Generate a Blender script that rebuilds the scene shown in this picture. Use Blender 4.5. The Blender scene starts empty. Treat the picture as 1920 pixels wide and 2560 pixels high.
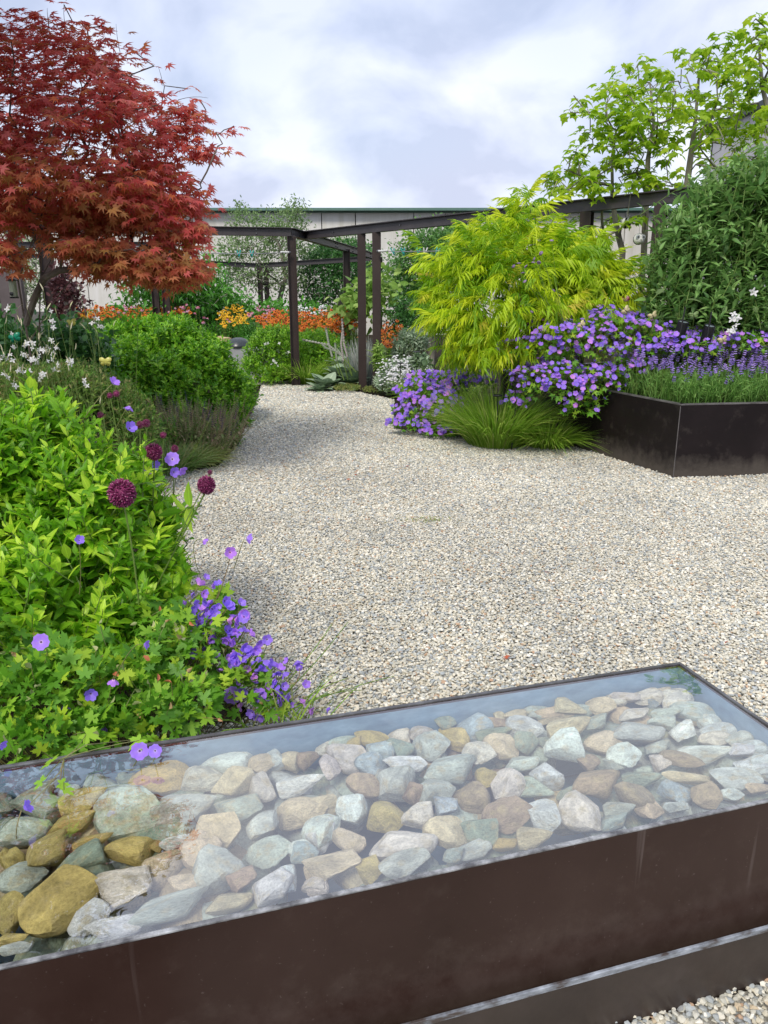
import bpy, bmesh, math, random
import numpy as np
from mathutils import Vector, Matrix

rng = np.random.default_rng(11)
random.seed(5)
SC = bpy.context.scene
COL = SC.collection
R = math.radians

# ------------------------------------------------------------------ camera, sky, sun, exposure
F = 1923.0
PITCH = R(15.9)
CAMZ = 1.5
cam_d = bpy.data.cameras.new("camera")
cam = bpy.data.objects.new("camera", cam_d)
COL.objects.link(cam)
cam.location = (0, 0, CAMZ)
cam.rotation_euler = (R(90) - PITCH, 0, 0)
cam_d.sensor_fit = 'VERTICAL'
cam_d.sensor_height = 24.0
cam_d.lens = 24.0 * F / 2560.0
cam_d.clip_start = 0.05
cam_d.clip_end = 3000
SC.camera = cam

SUN_EL, SUN_AZ = R(47), R(-158)       # azimuth measured clockwise from +Y: behind and to the left of the camera
world = bpy.data.worlds.new("World")
SC.world = world
world.use_nodes = True
wn, wl = world.node_tree.nodes, world.node_tree.links
wn.clear()


def N(nodes, kind, **kw):
    n = nodes.new(kind)
    for k, v in kw.items():
        if k.startswith('i_'):
            n.inputs[k[2:].replace('_', ' ')].default_value = v
        else:
            setattr(n, k, v)
    return n


wo = N(wn, 'ShaderNodeOutputWorld')
bg = N(wn, 'ShaderNodeBackground')
bg.inputs['Strength'].default_value = 0.1
wl.new(bg.outputs[0], wo.inputs['Surface'])
sky = N(wn, 'ShaderNodeTexSky', sky_type='NISHITA')
sky.sun_disc = False
sky.sun_elevation = SUN_EL
sky.sun_rotation = SUN_AZ
sky.air_density = 1.0
sky.dust_density = 1.5
tc = N(wn, 'ShaderNodeTexCoord')
sep = N(wn, 'ShaderNodeSeparateXYZ')
wl.new(tc.outputs['Generated'], sep.inputs[0])
zab = N(wn, 'ShaderNodeMath', operation='MAXIMUM')
wl.new(sep.outputs['Z'], zab.inputs[0]); zab.inputs[1].default_value = 0.0
za = N(wn, 'ShaderNodeMath', operation='ADD')
wl.new(zab.outputs[0], za.inputs[0]); za.inputs[1].default_value = 0.55
dx = N(wn, 'ShaderNodeMath', operation='DIVIDE'); wl.new(sep.outputs['X'], dx.inputs[0]); wl.new(za.outputs[0], dx.inputs[1])
dy = N(wn, 'ShaderNodeMath', operation='DIVIDE'); wl.new(sep.outputs['Y'], dy.inputs[0]); wl.new(za.outputs[0], dy.inputs[1])
cmb = N(wn, 'ShaderNodeCombineXYZ'); wl.new(dx.outputs[0], cmb.inputs[0]); wl.new(dy.outputs[0], cmb.inputs[1])
cmb.inputs[2].default_value = 3.7
n1 = N(wn, 'ShaderNodeTexNoise', i_Scale=4.6, i_Detail=8.0, i_Roughness=0.5, i_Distortion=0.3); wl.new(cmb.outputs[0], n1.inputs['Vector'])
n2 = N(wn, 'ShaderNodeTexNoise', i_Scale=1.6, i_Detail=2.0, i_Roughness=0.45); wl.new(cmb.outputs[0], n2.inputs['Vector'])
r1 = N(wn, 'ShaderNodeValToRGB')          # cloud: shaded underside -> pale -> white
e = r1.color_ramp.elements
e[0].position = 0.38; e[0].color = (3.7, 4.0, 5.1, 1)
e[1].position = 0.60; e[1].color = (5.8, 5.95, 6.6, 1)
m_ = r1.color_ramp.elements.new(0.5); m_.color = (4.8, 5.05, 6.1, 1)
wl.new(n1.outputs['Fac'], r1.inputs[0])
r2 = N(wn, 'ShaderNodeValToRGB')          # where the blue shows through a little
r2.color_ramp.elements[0].position = 0.40; r2.color_ramp.elements[0].color = (0.72, 0.72, 0.72, 1)
r2.color_ramp.elements[1].position = 0.60; r2.color_ramp.elements[1].color = (1, 1, 1, 1)
wl.new(n2.outputs['Fac'], r2.inputs[0])
mx = N(wn, 'ShaderNodeMixRGB')
wl.new(r2.outputs[0], mx.inputs[0]); wl.new(sky.outputs[0], mx.inputs[1]); wl.new(r1.outputs[0], mx.inputs[2])
wl.new(mx.outputs[0], bg.inputs['Color'])

sun_d = bpy.data.lights.new("sun", 'SUN')
sun_d.energy = 1.5
sun_d.angle = R(14)
sun_d.color = (1.0, 0.93, 0.82)
sun = bpy.data.objects.new("sun", sun_d)
COL.objects.link(sun)
sdir = Vector((math.cos(SUN_EL) * math.sin(SUN_AZ), math.cos(SUN_EL) * math.cos(SUN_AZ), math.sin(SUN_EL)))
sun.rotation_euler = sdir.to_track_quat('Z', 'Y').to_euler()
sun.location = (-5, -5, 12)

SC.view_settings.view_transform = 'Standard'
SC.view_settings.look = 'None'
SC.view_settings.gamma = 1
SC.view_settings.exposure = 0.87
SC.view_settings.use_curve_mapping = False
SC.render.engine = 'CYCLES'
SC.cycles.max_bounces = 8
SC.cycles.transparent_max_bounces = 12
SC.cycles.transmission_bounces = 4
SC.cycles.use_denoising = True

# ------------------------------------------------------------------ from photograph pixels to places in the world
def ray(px, py):
    u = (px - 960) / F
    v = -(py - 1280) / F
    return np.array([u, math.cos(PITCH) + v * math.sin(PITCH), -math.sin(PITCH) + v * math.cos(PITCH)])


def gp(px, py, z=0.0):
    d = ray(px, py)
    t = (z - CAMZ) / d[2]
    return np.array([d[0] * t, d[1] * t, z])


def at(px, py, Y):
    d = ray(px, py)
    return np.array([0, 0, CAMZ]) + d * (Y / d[1])


def sc(px, py, Y):
    return (Y / ray(px, py)[1]) / F


def project(P):
    q = P - np.array([0, 0, CAMZ])
    dep = q[:, 1] * math.cos(PITCH) - q[:, 2] * math.sin(PITCH)
    up = q[:, 1] * math.sin(PITCH) + q[:, 2] * math.cos(PITCH)
    dep = np.maximum(dep, 1e-3)
    return 960 + F * q[:, 0] / dep, 1280 - F * up / dep, dep


# ------------------------------------------------------------------ object helpers
def tag(o, label=None, cat=None, group=None, kind=None):
    if label: o['label'] = label
    if cat: o['category'] = cat
    if group: o['group'] = group
    if kind: o['kind'] = kind
    return o


def thing(name, label, cat, loc, group=None):
    o = bpy.data.objects.new(name, None)
    o.empty_display_size = 0.1
    o.location = Vector(loc)
    COL.objects.link(o)
    return tag(o, label, cat, group)


def link(name, me, parent=None, loc=None):
    o = bpy.data.objects.new(name, me)
    COL.objects.link(o)
    if parent is not None:
        o.parent = parent
    if loc is not None:
        o.location = loc
    return o


def root_loc(parent):
    l = np.zeros(3)
    while parent is not None:
        l += np.array(parent.location)
        parent = parent.parent
    return l


def mesh_np(name, V, T, mat, parent=None, attrs=None, smooth=True, kind=None):
    """triangles or quads; V in world space; parent's location is taken off"""
    V = np.asarray(V, dtype=np.float64) - root_loc(parent)
    T = np.asarray(T, dtype=np.int32)
    k = T.shape[1]
    me = bpy.data.meshes.new(name)
    me.vertices.add(len(V)); me.vertices.foreach_set('co', V.astype(np.float32).ravel())
    me.loops.add(T.size); me.loops.foreach_set('vertex_index', T.ravel())
    me.polygons.add(len(T))
    me.polygons.foreach_set('loop_start', np.arange(0, T.size, k, dtype=np.int32))
    if smooth:
        me.polygons.foreach_set('use_smooth', np.ones(len(T), dtype=bool))
    for an, arr in (attrs or {}).items():
        arr = np.asarray(arr, dtype=np.float32)
        if arr.ndim == 1:
            a = me.attributes.new(an, 'FLOAT', 'POINT'); a.data.foreach_set('value', arr)
        else:
            a = me.attributes.new(an, 'FLOAT_VECTOR', 'POINT'); a.data.foreach_set('vector', arr.ravel())
    me.update(calc_edges=True)
    if mat: me.materials.append(mat)
    o = link(name, me, parent)
    if kind: o['kind'] = kind
    return o


class MB:
    """collects simple solids and writes them as one mesh"""
    def __init__(s): s.v = []; s.f = []; s.sm = []

    def add(s, V, Fs, sm=False):
        b = len(s.v)
        s.v += [tuple(map(float, p)) for p in V]
        s.f += [tuple(int(i) + b for i in f) for f in Fs]
        s.sm += [sm] * len(Fs)

    def box(s, c, size, rz=0.0):
        c = np.array(c); h = np.array(size) / 2
        P = np.array([[x, y, z] for x in (-1, 1) for y in (-1, 1) for z in (-1, 1)]) * h
        ca, sa = math.cos(rz), math.sin(rz)
        P = np.stack([P[:, 0] * ca - P[:, 1] * sa, P[:, 0] * sa + P[:, 1] * ca, P[:, 2]], 1) + c
        s.add(P, [(0, 1, 3, 2), (4, 6, 7, 5), (0, 4, 5, 1), (2, 3, 7, 6), (0, 2, 6, 4), (1, 5, 7, 3)])

    def prism(s, poly, z0, z1):
        n = len(poly)
        P = [(p[0], p[1], z0) for p in poly] + [(p[0], p[1], z1) for p in poly]
        s.add(P, [tuple(range(n))[::-1], tuple(range(n, 2 * n))] + [(i, (i + 1) % n, n + (i + 1) % n, n + i) for i in range(n)])

    def extrude(s, prof, p0, p1, up=(0, 0, 1)):
        """closed 2-D profile (side, up) swept from p0 to p1"""
        p0 = np.array(p0, float); p1 = np.array(p1, float)
        d = (p1 - p0) / np.linalg.norm(p1 - p0)
        x = np.cross(d, up); x /= np.linalg.norm(x); u = np.cross(x, d)
        n = len(prof)
        P = [p0 + x * a + u * b for a, b in prof] + [p1 + x * a + u * b for a, b in prof]
        s.add(P, [tuple(range(n)), tuple(range(n, 2 * n))[::-1]] + [(i, n + i, n + (i + 1) % n, (i + 1) % n) for i in range(n)])

    def tube(s, pts, rad, sides=6, cap=True):
        pts = np.array(pts, float); n = len(pts)
        rad = np.broadcast_to(np.asarray(rad, float), (n,))
        tan = np.gradient(pts, axis=0); tan /= np.maximum(np.linalg.norm(tan, axis=1, keepdims=True), 1e-9)
        ref = np.array([0.0, 0, 1]) if abs(tan[0][2]) < .9 else np.array([1.0, 0, 0])
        V = []
        for i in range(n):
            a = ref - tan[i] * ref.dot(tan[i]); a /= max(np.linalg.norm(a), 1e-9); ref = a
            b = np.cross(tan[i], a)
            for k in range(sides):
                t = 2 * math.pi * k / sides
                V.append(pts[i] + (a * math.cos(t) + b * math.sin(t)) * rad[i])
        Fs = [(i * sides + k, i * sides + (k + 1) % sides, (i + 1) * sides + (k + 1) % sides, (i + 1) * sides + k)
              for i in range(n - 1) for k in range(sides)]
        if cap: Fs += [tuple(range(sides))[::-1], tuple(range((n - 1) * sides, n * sides))]
        s.add(V, Fs, True)

    def lathe(s, prof, c, sides=16, ax=None):
        """profile of (radius, height); ax: direction of the axis"""
        c = np.array(c, float)
        z = np.array(ax if ax is not None else (0, 0, 1), float); z /= np.linalg.norm(z)
        r0 = np.array([1.0, 0, 0]) if abs(z[0]) < .9 else np.array([0, 1.0, 0])
        x = r0 - z * r0.dot(z); x /= np.linalg.norm(x); y = np.cross(z, x)
        V = []
        for (r, h) in prof:
            for k in range(sides):
                t = 2 * math.pi * k / sides
                V.append(c + z * h + (x * math.cos(t) + y * math.sin(t)) * r)
        n = len(prof)
        Fs = [(i * sides + k, i * sides + (k + 1) % sides, (i + 1) * sides + (k + 1) % sides, (i + 1) * sides + k)
              for i in range(n - 1) for k in range(sides)]
        Fs += [tuple(range(sides))[::-1], tuple(range((n - 1) * sides, n * sides))]
        s.add(V, Fs, True)

    def build(s, name, mat, parent=None, kind=None, bevel=0.0):
        me = bpy.data.meshes.new(name)
        V = np.array(s.v) - root_loc(parent)
        me.from_pydata([tuple(p) for p in V], [], s.f)
        me.polygons.foreach_set('use_smooth', s.sm)
        me.update()
        if any(s.sm): me.set_sharp_from_angle(angle=R(45))
        if mat: me.materials.append(mat)
        o = link(name, me, parent)
        if bevel:
            b = o.modifiers.new('bevel', 'BEVEL'); b.width = bevel; b.segments = 2; b.limit_method = 'ANGLE'
        if kind: o['kind'] = kind
        return o


# ------------------------------------------------------------------ materials
def new_mat(name):
    m = bpy.data.materials.new(name)
    m.use_nodes = True
    m.node_tree.nodes.clear()
    return m, m.node_tree.nodes, m.node_tree.links


def ramp(nodes, stops, interp='LINEAR'):
    r = nodes.new('ShaderNodeValToRGB')
    cr = r.color_ramp
    cr.interpolation = interp
    while len(cr.elements) > 1: cr.elements.remove(cr.elements[-1])
    cr.elements[0].position = stops[0][0]; cr.elements[0].color = (*stops[0][1], 1)
    for p, c in stops[1:]:
        el = cr.elements.new(p); el.color = (*c, 1)
    return r


def surf(name, stops, scale=5.0, detail=4.0, rough=0.6, bump=0.2, bscale=40.0, metal=0.0, stretch=(1, 1, 1), spec=0.5, rvar=0.1, coord='Object', bdist=0.004):
    """general procedural surface: noise-driven colours, fine bump"""
    m, n, l = new_mat(name)
    out = n.new('ShaderNodeOutputMaterial'); p = n.new('ShaderNodeBsdfPrincipled'); l.new(p.outputs[0], out.inputs[0])
    t = n.new('ShaderNodeTexCoord'); mp = n.new('ShaderNodeMapping'); mp.inputs['Scale'].default_value = stretch
    l.new(t.outputs[coord], mp.inputs[0])
    a = N(n, 'ShaderNodeTexNoise', i_Scale=scale, i_Detail=detail, i_Roughness=0.6); l.new(mp.outputs[0], a.inputs['Vector'])
    r = ramp(n, stops); l.new(a.outputs['Fac'], r.inputs[0]); l.new(r.outputs[0], p.inputs['Base Color'])
    b = N(n, 'ShaderNodeTexNoise', i_Scale=bscale, i_Detail=5.0, i_Roughness=0.6); l.new(mp.outputs[0], b.inputs['Vector'])
    bp = n.new('ShaderNodeBump'); bp.inputs['Strength'].default_value = bump; bp.inputs['Distance'].default_value = bdist
    l.new(b.outputs['Fac'], bp.inputs['Height']); l.new(bp.outputs[0], p.inputs['Normal'])
    mr = N(n, 'ShaderNodeMapRange'); mr.inputs['To Min'].default_value = max(0.02, rough - rvar); mr.inputs['To Max'].default_value = min(1, rough + rvar)
    l.new(b.outputs['Fac'], mr.inputs[0]); l.new(mr.outputs[0], p.inputs['Roughness'])
    p.inputs['Metallic'].default_value = metal
    p.inputs['Specular IOR Level'].default_value = spec
    return m


def leaf_mat(name, stops, trans=0.35, rough=0.45, rib=0.25, spec=0.4, tcol=1.5, flower=None):
    """stops: colour by the leaf's own random number. Attributes: v = that number, uvw = (across, along, shade-free tip colour)"""
    m, n, l = new_mat(name)
    out = n.new('ShaderNodeOutputMaterial')
    at_ = N(n, 'ShaderNodeAttribute'); at_.attribute_name = 'v'
    oi = n.new('ShaderNodeObjectInfo')
    ad = N(n, 'ShaderNodeMath', operation='ADD'); l.new(at_.outputs['Fac'], ad.inputs[0]); l.new(oi.outputs['Random'], ad.inputs[1])
    fr = N(n, 'ShaderNodeMath', operation='FRACT'); l.new(ad.outputs[0], fr.inputs[0])
    r = ramp(n, stops); l.new(fr.outputs[0], r.inputs[0])
    uv = N(n, 'ShaderNodeAttribute'); uv.attribute_name = 'uvw'
    sp = n.new('ShaderNodeSeparateXYZ'); l.new(uv.outputs['Vector'], sp.inputs[0])
    col = r.outputs[0]
    if flower:                                   # flower: own colours along the petal, eye where along < 0
        rr = ramp(n, flower)
        mr = N(n, 'ShaderNodeMapRange'); mr.inputs['From Min'].default_value = -1; l.new(sp.outputs['Y'], mr.inputs[0])
        l.new(mr.outputs[0], rr.inputs[0])
        mu = N(n, 'ShaderNodeMixRGB', blend_type='MULTIPLY'); mu.inputs[0].default_value = 1
        l.new(rr.outputs[0], mu.inputs[1]); l.new(col, mu.inputs[2]); col = mu.outputs[0]
    if rib:
        ab = N(n, 'ShaderNodeMath', operation='ABSOLUTE'); l.new(sp.outputs['X'], ab.inputs[0])
        mr2 = N(n, 'ShaderNodeMapRange'); mr2.inputs['From Min'].default_value = 0.0; mr2.inputs['From Max'].default_value = 0.16
        mr2.inputs['To Min'].default_value = 1 + rib; mr2.inputs['To Max'].default_value = 1
        l.new(ab.outputs[0], mr2.inputs[0])
        vm = N(n, 'ShaderNodeVectorMath', operation='SCALE'); l.new(col, vm.inputs[0]); l.new(mr2.outputs[0], vm.inputs['Scale']); col = vm.outputs[0]
    p = n.new('ShaderNodeBsdfPrincipled'); l.new(col, p.inputs['Base Color'])
    p.inputs['Roughness'].default_value = rough; p.inputs['Specular IOR Level'].default_value = spec
    tr = n.new('ShaderNodeBsdfTranslucent')
    vt = N(n, 'ShaderNodeVectorMath', operation='SCALE'); l.new(col, vt.inputs[0]); vt.inputs['Scale'].default_value = tcol; l.new(vt.outputs[0], tr.inputs['Color'])
    mx_ = n.new('ShaderNodeMixShader'); mx_.inputs[0].default_value = trans
    l.new(p.outputs[0], mx_.inputs[1]); l.new(tr.outputs[0], mx_.inputs[2]); l.new(mx_.outputs[0], out.inputs[0])
    return m


# ------------------------------------------------------------------ foliage machinery
def nrm(a): return a / np.maximum(np.linalg.norm(a, axis=-1, keepdims=True), 1e-9)


def frames(d, n):
    d = nrm(d); x = nrm(np.cross(d, n)); z = np.cross(x, d)
    return np.stack([x, d, z], -1)


def t_strip(widths, ts=None, fold=0.25, droop=0.25, teeth=0.0):
    """a leaf along +Y of length 1: widths at stations"""
    k = len(widths)
    ts = np.linspace(0, 1, k) if ts is None else np.array(ts)
    V, U, T = [], [], []
    for i, (w, t) in enumerate(zip(widths, ts)):
        tw = w * (1 + (teeth if i % 2 else -teeth))
        for s_ in (-1, 0, 1):
            V.append((s_ * tw, t, abs(s_) * tw * fold - droop * t * t)); U.append((s_, t, 0))
    for i in range(k - 1):
        a, b = i * 3, i * 3 + 3
        for q in (0, 1):
            T += [(a + q, a + q + 1, b + q + 1), (a + q, b + q + 1, b + q)]
    return np.array(V), np.array(T), np.array(U, float)


def t_fan(outline, droop=0.25, cup=0.0, stalk=0.0):
    """outline: list of (angle from +Y in degrees, radius); the centre is the leaf's stalk end"""
    V = [(0, 0, 0)]; U = [(0, 0, 0)]
    mxr = max(r for _, r in outline)
    for a, r in outline:
        t = math.radians(a)
        V.append((r * math.sin(t), r * math.cos(t), -droop * r * r + cup * r)); U.append((1, r / mxr, 0))
    T = [(0, i + 1, i) for i in range(1, len(outline))]
    V = np.array(V, float); V[:, 1] += stalk
    return V, np.array(T), np.array(U, float)


def palmate(n, spread, r_tip, r_notch, mid=1.0, teeth=None):
    o = []
    for i in range(n):
        a = -spread + 2 * spread * i / (n - 1)
        rt = r_tip * (1 - 0.45 * (abs(a) / spread) ** 1.6) * mid
        st = spread / (n - 1)
        if i == 0: o.append((a - st * .7, r_notch * .55))
        if teeth: o += [(a - st * .52, rt * teeth[0]), (a - st * .3, rt * teeth[1])]
        else: o.append((a - st * .34, rt * .62))
        o.append((a, rt))
        if teeth: o += [(a + st * .3, rt * teeth[1]), (a + st * .52, rt * teeth[0])]
        else: o.append((a + st * .34, rt * .62))
        o.append((a + st, r_notch if i < n - 1 else r_notch * .55))
    return o


def merge(parts):
    """parts: [(template, R, pos, scale)] -> one template"""
    V, T, U = [], [], []
    b = 0
    for (v, t, u), Rm, p, s in parts:
        V.append((v * s) @ np.array(Rm).T + np.array(p)); T.append(t + b); U.append(u); b += len(v)
    return np.concatenate(V), np.concatenate(T), np.concatenate(U)


def rotf(d, n=(0, 0, 1)):
    return frames(np.array([d], float), np.array([n], float))[0]


LANCE = t_strip([0.02, .13, .17, .13, .06, 0.003], fold=.35, droop=.28)
LANCE2 = t_strip([0.02, .11, .20, .19, .20, .12, .10, 0.004], ts=[0, .12, .3, .42, .55, .7, .82, 1], fold=.3, droop=.2, teeth=.06)
OVAL = t_strip([0.03, .26, .30, .01], ts=[0, .3, .65, 1], fold=.3, droop=.15)
OVALF = t_strip([0.03, .24, .01], ts=[0, .45, 1], fold=.2, droop=.1)
BROAD = t_strip([0.05, .36, .40, .26, .01], ts=[0, .22, .45, .75, 1], fold=.2, droop=.35)
SLIM = t_strip([0.02, .075, .06, .002], ts=[0, .35, .7, 1], fold=.3, droop=.45)
MAPLE = t_fan(palmate(7, 128, 1.0, .36, mid=1.0), droop=.32, cup=.05)
CRANE = t_fan(palmate(5, 120, 1.0, .34, teeth=(.78, .70)), droop=.18, cup=.12)
CRANE_S = t_fan(palmate(5, 120, 1.0, .36), droop=.18, cup=.12)
LIME = t_fan([(-150, .32), (-115, .52), (-80, .45), (-58, .78), (-35, .62), (-12, .8), (0, 1.15), (12, .8), (35, .62), (58, .78), (80, .45), (115, .52), (150, .32)], droop=.42, cup=.05)


def sumac_leaf(seed=0):
    rs = np.random.default_rng(50 + seed)
    lf = t_strip([.015, .072, .06, .002], ts=[0, .3, .65, 1], fold=.25, droop=.5)
    pr = []
    b1, b2, b3 = rs.uniform(.10, .32), rs.uniform(.45, .85), rs.uniform(-.25, .25)
    arch = lambda t: np.array([b3 * t * t, t * (1 - .12 * t), b1 * t - b2 * t * t])
    for k in range(9):
        t = .14 + .8 * k / 8
        L = .40 * math.sin(math.pi * (t * .75 + .2)) + .05
        for s_ in (-1, 1):
            pr.append((lf, rotf(np.array([s_ * .62, .42, -.62]) + rs.normal(size=3) * .17, np.array([s_ * .5, -.1, 1]) + rs.normal(size=3) * .25), arch(t), L * rs.uniform(.72, 1.15)))
    pr.append((lf, rotf((0, 1, -.6)), arch(.98), .24))
    st = t_strip([.012, .012, .012, .006], fold=0, droop=0)
    ys = st[0][:, 1].copy(); st[0][:, 0] += [arch(t)[0] for t in ys]; st[0][:, 1] = [arch(t)[1] for t in ys]; st[0][:, 2] = [arch(t)[2] for t in ys]
    pr.append((st, np.eye(3), (0, 0, 0), 1))
    return merge(pr)


SUMACS = [sumac_leaf(k) for k in range(4)]


def instance(tpl, P, Rm, S, v):
    """joined arrays of K copies of a template"""
    V, T, U = tpl
    K = len(P); n = len(V)
    S = np.asarray(S, float)
    S = S[:, None, None] if S.ndim == 1 else S[:, None, :]
    W = np.einsum('kij,kvj->kvi', Rm, V[None] * S) + P[:, None, :]
    TT = (T[None] + (np.arange(K) * n)[:, None, None]).reshape(-1, 3)
    UU = np.broadcast_to(U, (K, n, 3)).reshape(-1, 3)
    return W.reshape(-1, 3), TT, UU, np.repeat(v, n)


LEAFMESH = {}


def leaf_mesh(tpl, mat, pname):
    key = (id(tpl), mat.name, pname)
    if key not in LEAFMESH:
        V, T, U = tpl
        me = bpy.data.meshes.new(pname)
        me.from_pydata([tuple(map(float, p)) for p in V], [], [tuple(map(int, t)) for t in T])
        me.polygons.foreach_set('use_smooth', np.ones(len(T), dtype=bool))
        a = me.attributes.new('uvw', 'FLOAT_VECTOR', 'POINT'); a.data.foreach_set('vector', U.astype(np.float32).ravel())
        me.materials.append(mat)
        LEAFMESH[key] = (me, tpl)
    return LEAFMESH[key][0]


def spread_leaves(parent, tpl, mat, P, Rm, S, nparts=0, part='leaf', mass='foliage', v=None, cell=7):
    """the largest visible copies as parts, the rest joined as one part of kind stuff"""
    K = len(P)
    if K == 0: return
    v = rng.random(K) if v is None else v
    pick = np.zeros(K, bool)
    if nparts:
        x, y, d = project(P)
        ok = (x > -30) & (x < 1950) & (y > -30) & (y < 2590)
        order = np.argsort(d)
        seen = set(); vis = []
        for i in order:
            if not ok[i]: continue
            c = (int(x[i] // cell), int(y[i] // cell))
            if c in seen: continue
            seen.add(c); vis.append(i)
        vis = np.array(vis, int)
        if len(vis):
            size = (S if S.ndim == 1 else S.max(1))[vis] / d[vis]
            vis = vis[np.argsort(-size)][:nparts]
            pick[vis] = True
        me = leaf_mesh(tpl, mat, part)
        rl = root_loc(parent)
        for i in np.nonzero(pick)[0]:
            o = bpy.data.objects.new(part, me)
            s_ = S[i] if S.ndim > 1 else (S[i],) * 3
            M = Matrix(Rm[i].tolist()).to_4x4() @ Matrix.Diagonal((*s_, 1))
            M.translation = Vector(P[i] - rl)
            o.parent = parent
            o.matrix_basis = M
            COL.objects.link(o)
    q = ~pick
    if q.any():
        V, T, U, vv = instance(tpl, P[q], Rm[q], S[q], v[q])
        mesh_np(mass, V, T, mat, parent, {'v': vv, 'uvw': U}, kind='stuff')


def Bp(px, py, rx, ry, Y, dep=None):
    c = at(px, py, Y); s = sc(px, py, Y)
    return (*c, rx * s, (dep if dep else max(rx, ry) * s * .85), ry * s)


def blob_pts(blobs, n, rmin=.78, rmax=1.04, zmin=-.5, lump=.12, inner=.15, floor=0.02):
    B = np.array(blobs, float)
    w = B[:, 3] * B[:, 5] + B[:, 4] * B[:, 3]
    idx = rng.choice(len(B), size=n * 2, p=w / w.sum())
    d = nrm(rng.normal(size=(n * 2, 3)))
    d[:, 2] = np.where(d[:, 2] < zmin, -d[:, 2], d[:, 2])
    ph = idx * 1.7
    lm = 1 + lump * np.sin(5.3 * d[:, 0] + ph) * np.cos(6.1 * d[:, 2] + ph * 2) + lump * .6 * np.sin(11 * d[:, 1] + 9 * d[:, 0] + ph)
    r = rng.uniform(rmin, rmax, n * 2) * lm
    inn = rng.random(n * 2) < inner
    r[inn] *= rng.uniform(.45, .9, inn.sum())
    P = B[idx, :3] + d * r[:, None] * B[idx, 3:6]
    nor = nrm(d / B[idx, 3:6])
    keep = P[:, 2] > floor
    for j in range(len(B)):
        q = np.linalg.norm((P - B[j, :3]) / B[j, 3:6], axis=1)
        keep &= ~((idx != j) & (q < .74))
    P, nor = P[keep][:n], nor[keep][:n]
    return P, nor


def shoots(P, nor, L, nleaf, leaf_len, up=.6, jit=.25, opp=True, open0=75, open1=25, droop=0.0, small_top=.45, taper=True):
    """leafy shoots ending at P. Returns leaf positions, frames, sizes and shoot axes"""
    K = len(P)
    d = nrm(nor * (1 - up) + np.array([0, 0, up]) + rng.normal(size=(K, 3)) * jit)
    a = nrm(np.cross(d, np.array([0.3, .5, .81]))); b = np.cross(d, a)
    L = np.full(K, L) * rng.uniform(.7, 1.3, K)
    ph0 = rng.random(K) * 6.28
    PP, DD, NN, SS, VV = [], [], [], [], []
    vs = rng.random(K)
    for j in range(nleaf):
        t = (j + .5) / nleaf
        ph = ph0 + (math.pi * (j % 2) + (math.pi / 2) * (j // 2) if opp else j * 2.4)
        rad = a * np.cos(ph)[:, None] + b * np.sin(ph)[:, None]
        an = math.radians(open0 + (open1 - open0) * t) + rng.normal(size=K) * .15
        ld = d * np.cos(an)[:, None] + rad * np.sin(an)[:, None]
        ld[:, 2] -= droop
        pos = P - d * (L * (1 - t))[:, None]
        PP.append(pos); DD.append(ld); NN.append(nrm(d + np.array([0, 0, .5]) + rng.normal(size=(K, 3)) * .15))
        SS.append(leaf_len * rng.uniform(.75, 1.2, K) * ((1 - (1 - small_top) * t ** 2) if taper else 1))
        VV.append(np.clip(vs * .5 + t * .35 + rng.random(K) * .15, 0, .999))
    PP = np.concatenate(PP); DD = np.concatenate(DD); NN = np.concatenate(NN)
    return PP, frames(DD, NN), np.concatenate(SS), np.concatenate(VV), (P, d, L)


def tubes(P, r, sides=3):
    """K thin tubes through m points each: P (K,m,3), r (m,) or (K,m)"""
    K, m, _ = P.shape
    r = np.broadcast_to(np.asarray(r, float), (K, m))
    tan = nrm(np.gradient(P, axis=1))
    ref = np.broadcast_to(np.array([.31, .87, .38]), tan.shape)
    a = nrm(np.cross(tan, ref)); b = np.cross(tan, a)
    th = np.arange(sides) * 2 * math.pi / sides
    V = P[:, :, None, :] + r[:, :, None, None] * (a[:, :, None, :] * np.cos(th)[None, None, :, None] + b[:, :, None, :] * np.sin(th)[None, None, :, None])
    V = V.reshape(-1, 3)
    base = (np.arange(K) * m * sides)[:, None, None] + (np.arange(m - 1) * sides)[None, :, None]
    k = np.arange(sides)[None, None, :]; k2 = (k + 1) % sides
    q = np.stack([base + k, base + k2, base + k2 + sides, base + k + sides], -1).reshape(-1, 4)
    return V, q


def stems(parent, A, B, mat, r0=.004, r1=.002, bow=.08, name='stem', m=5, sides=3, kind='stuff'):
    K = len(A)
    t = np.linspace(0, 1, m)
    off = rng.normal(size=(K, 1, 3)) * bow * np.linalg.norm(B - A, axis=1)[:, None, None]
    P = A[:, None] * (1 - t)[None, :, None] + B[:, None] * t[None, :, None] + off * (t * (1 - t) * 2)[None, :, None]
    V, q = tubes(P, np.linspace(r0, r1, m), sides)
    return mesh_np(name, V, q, mat, parent, {'v': np.repeat(rng.random(K), m * sides)}, kind=kind)


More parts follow.
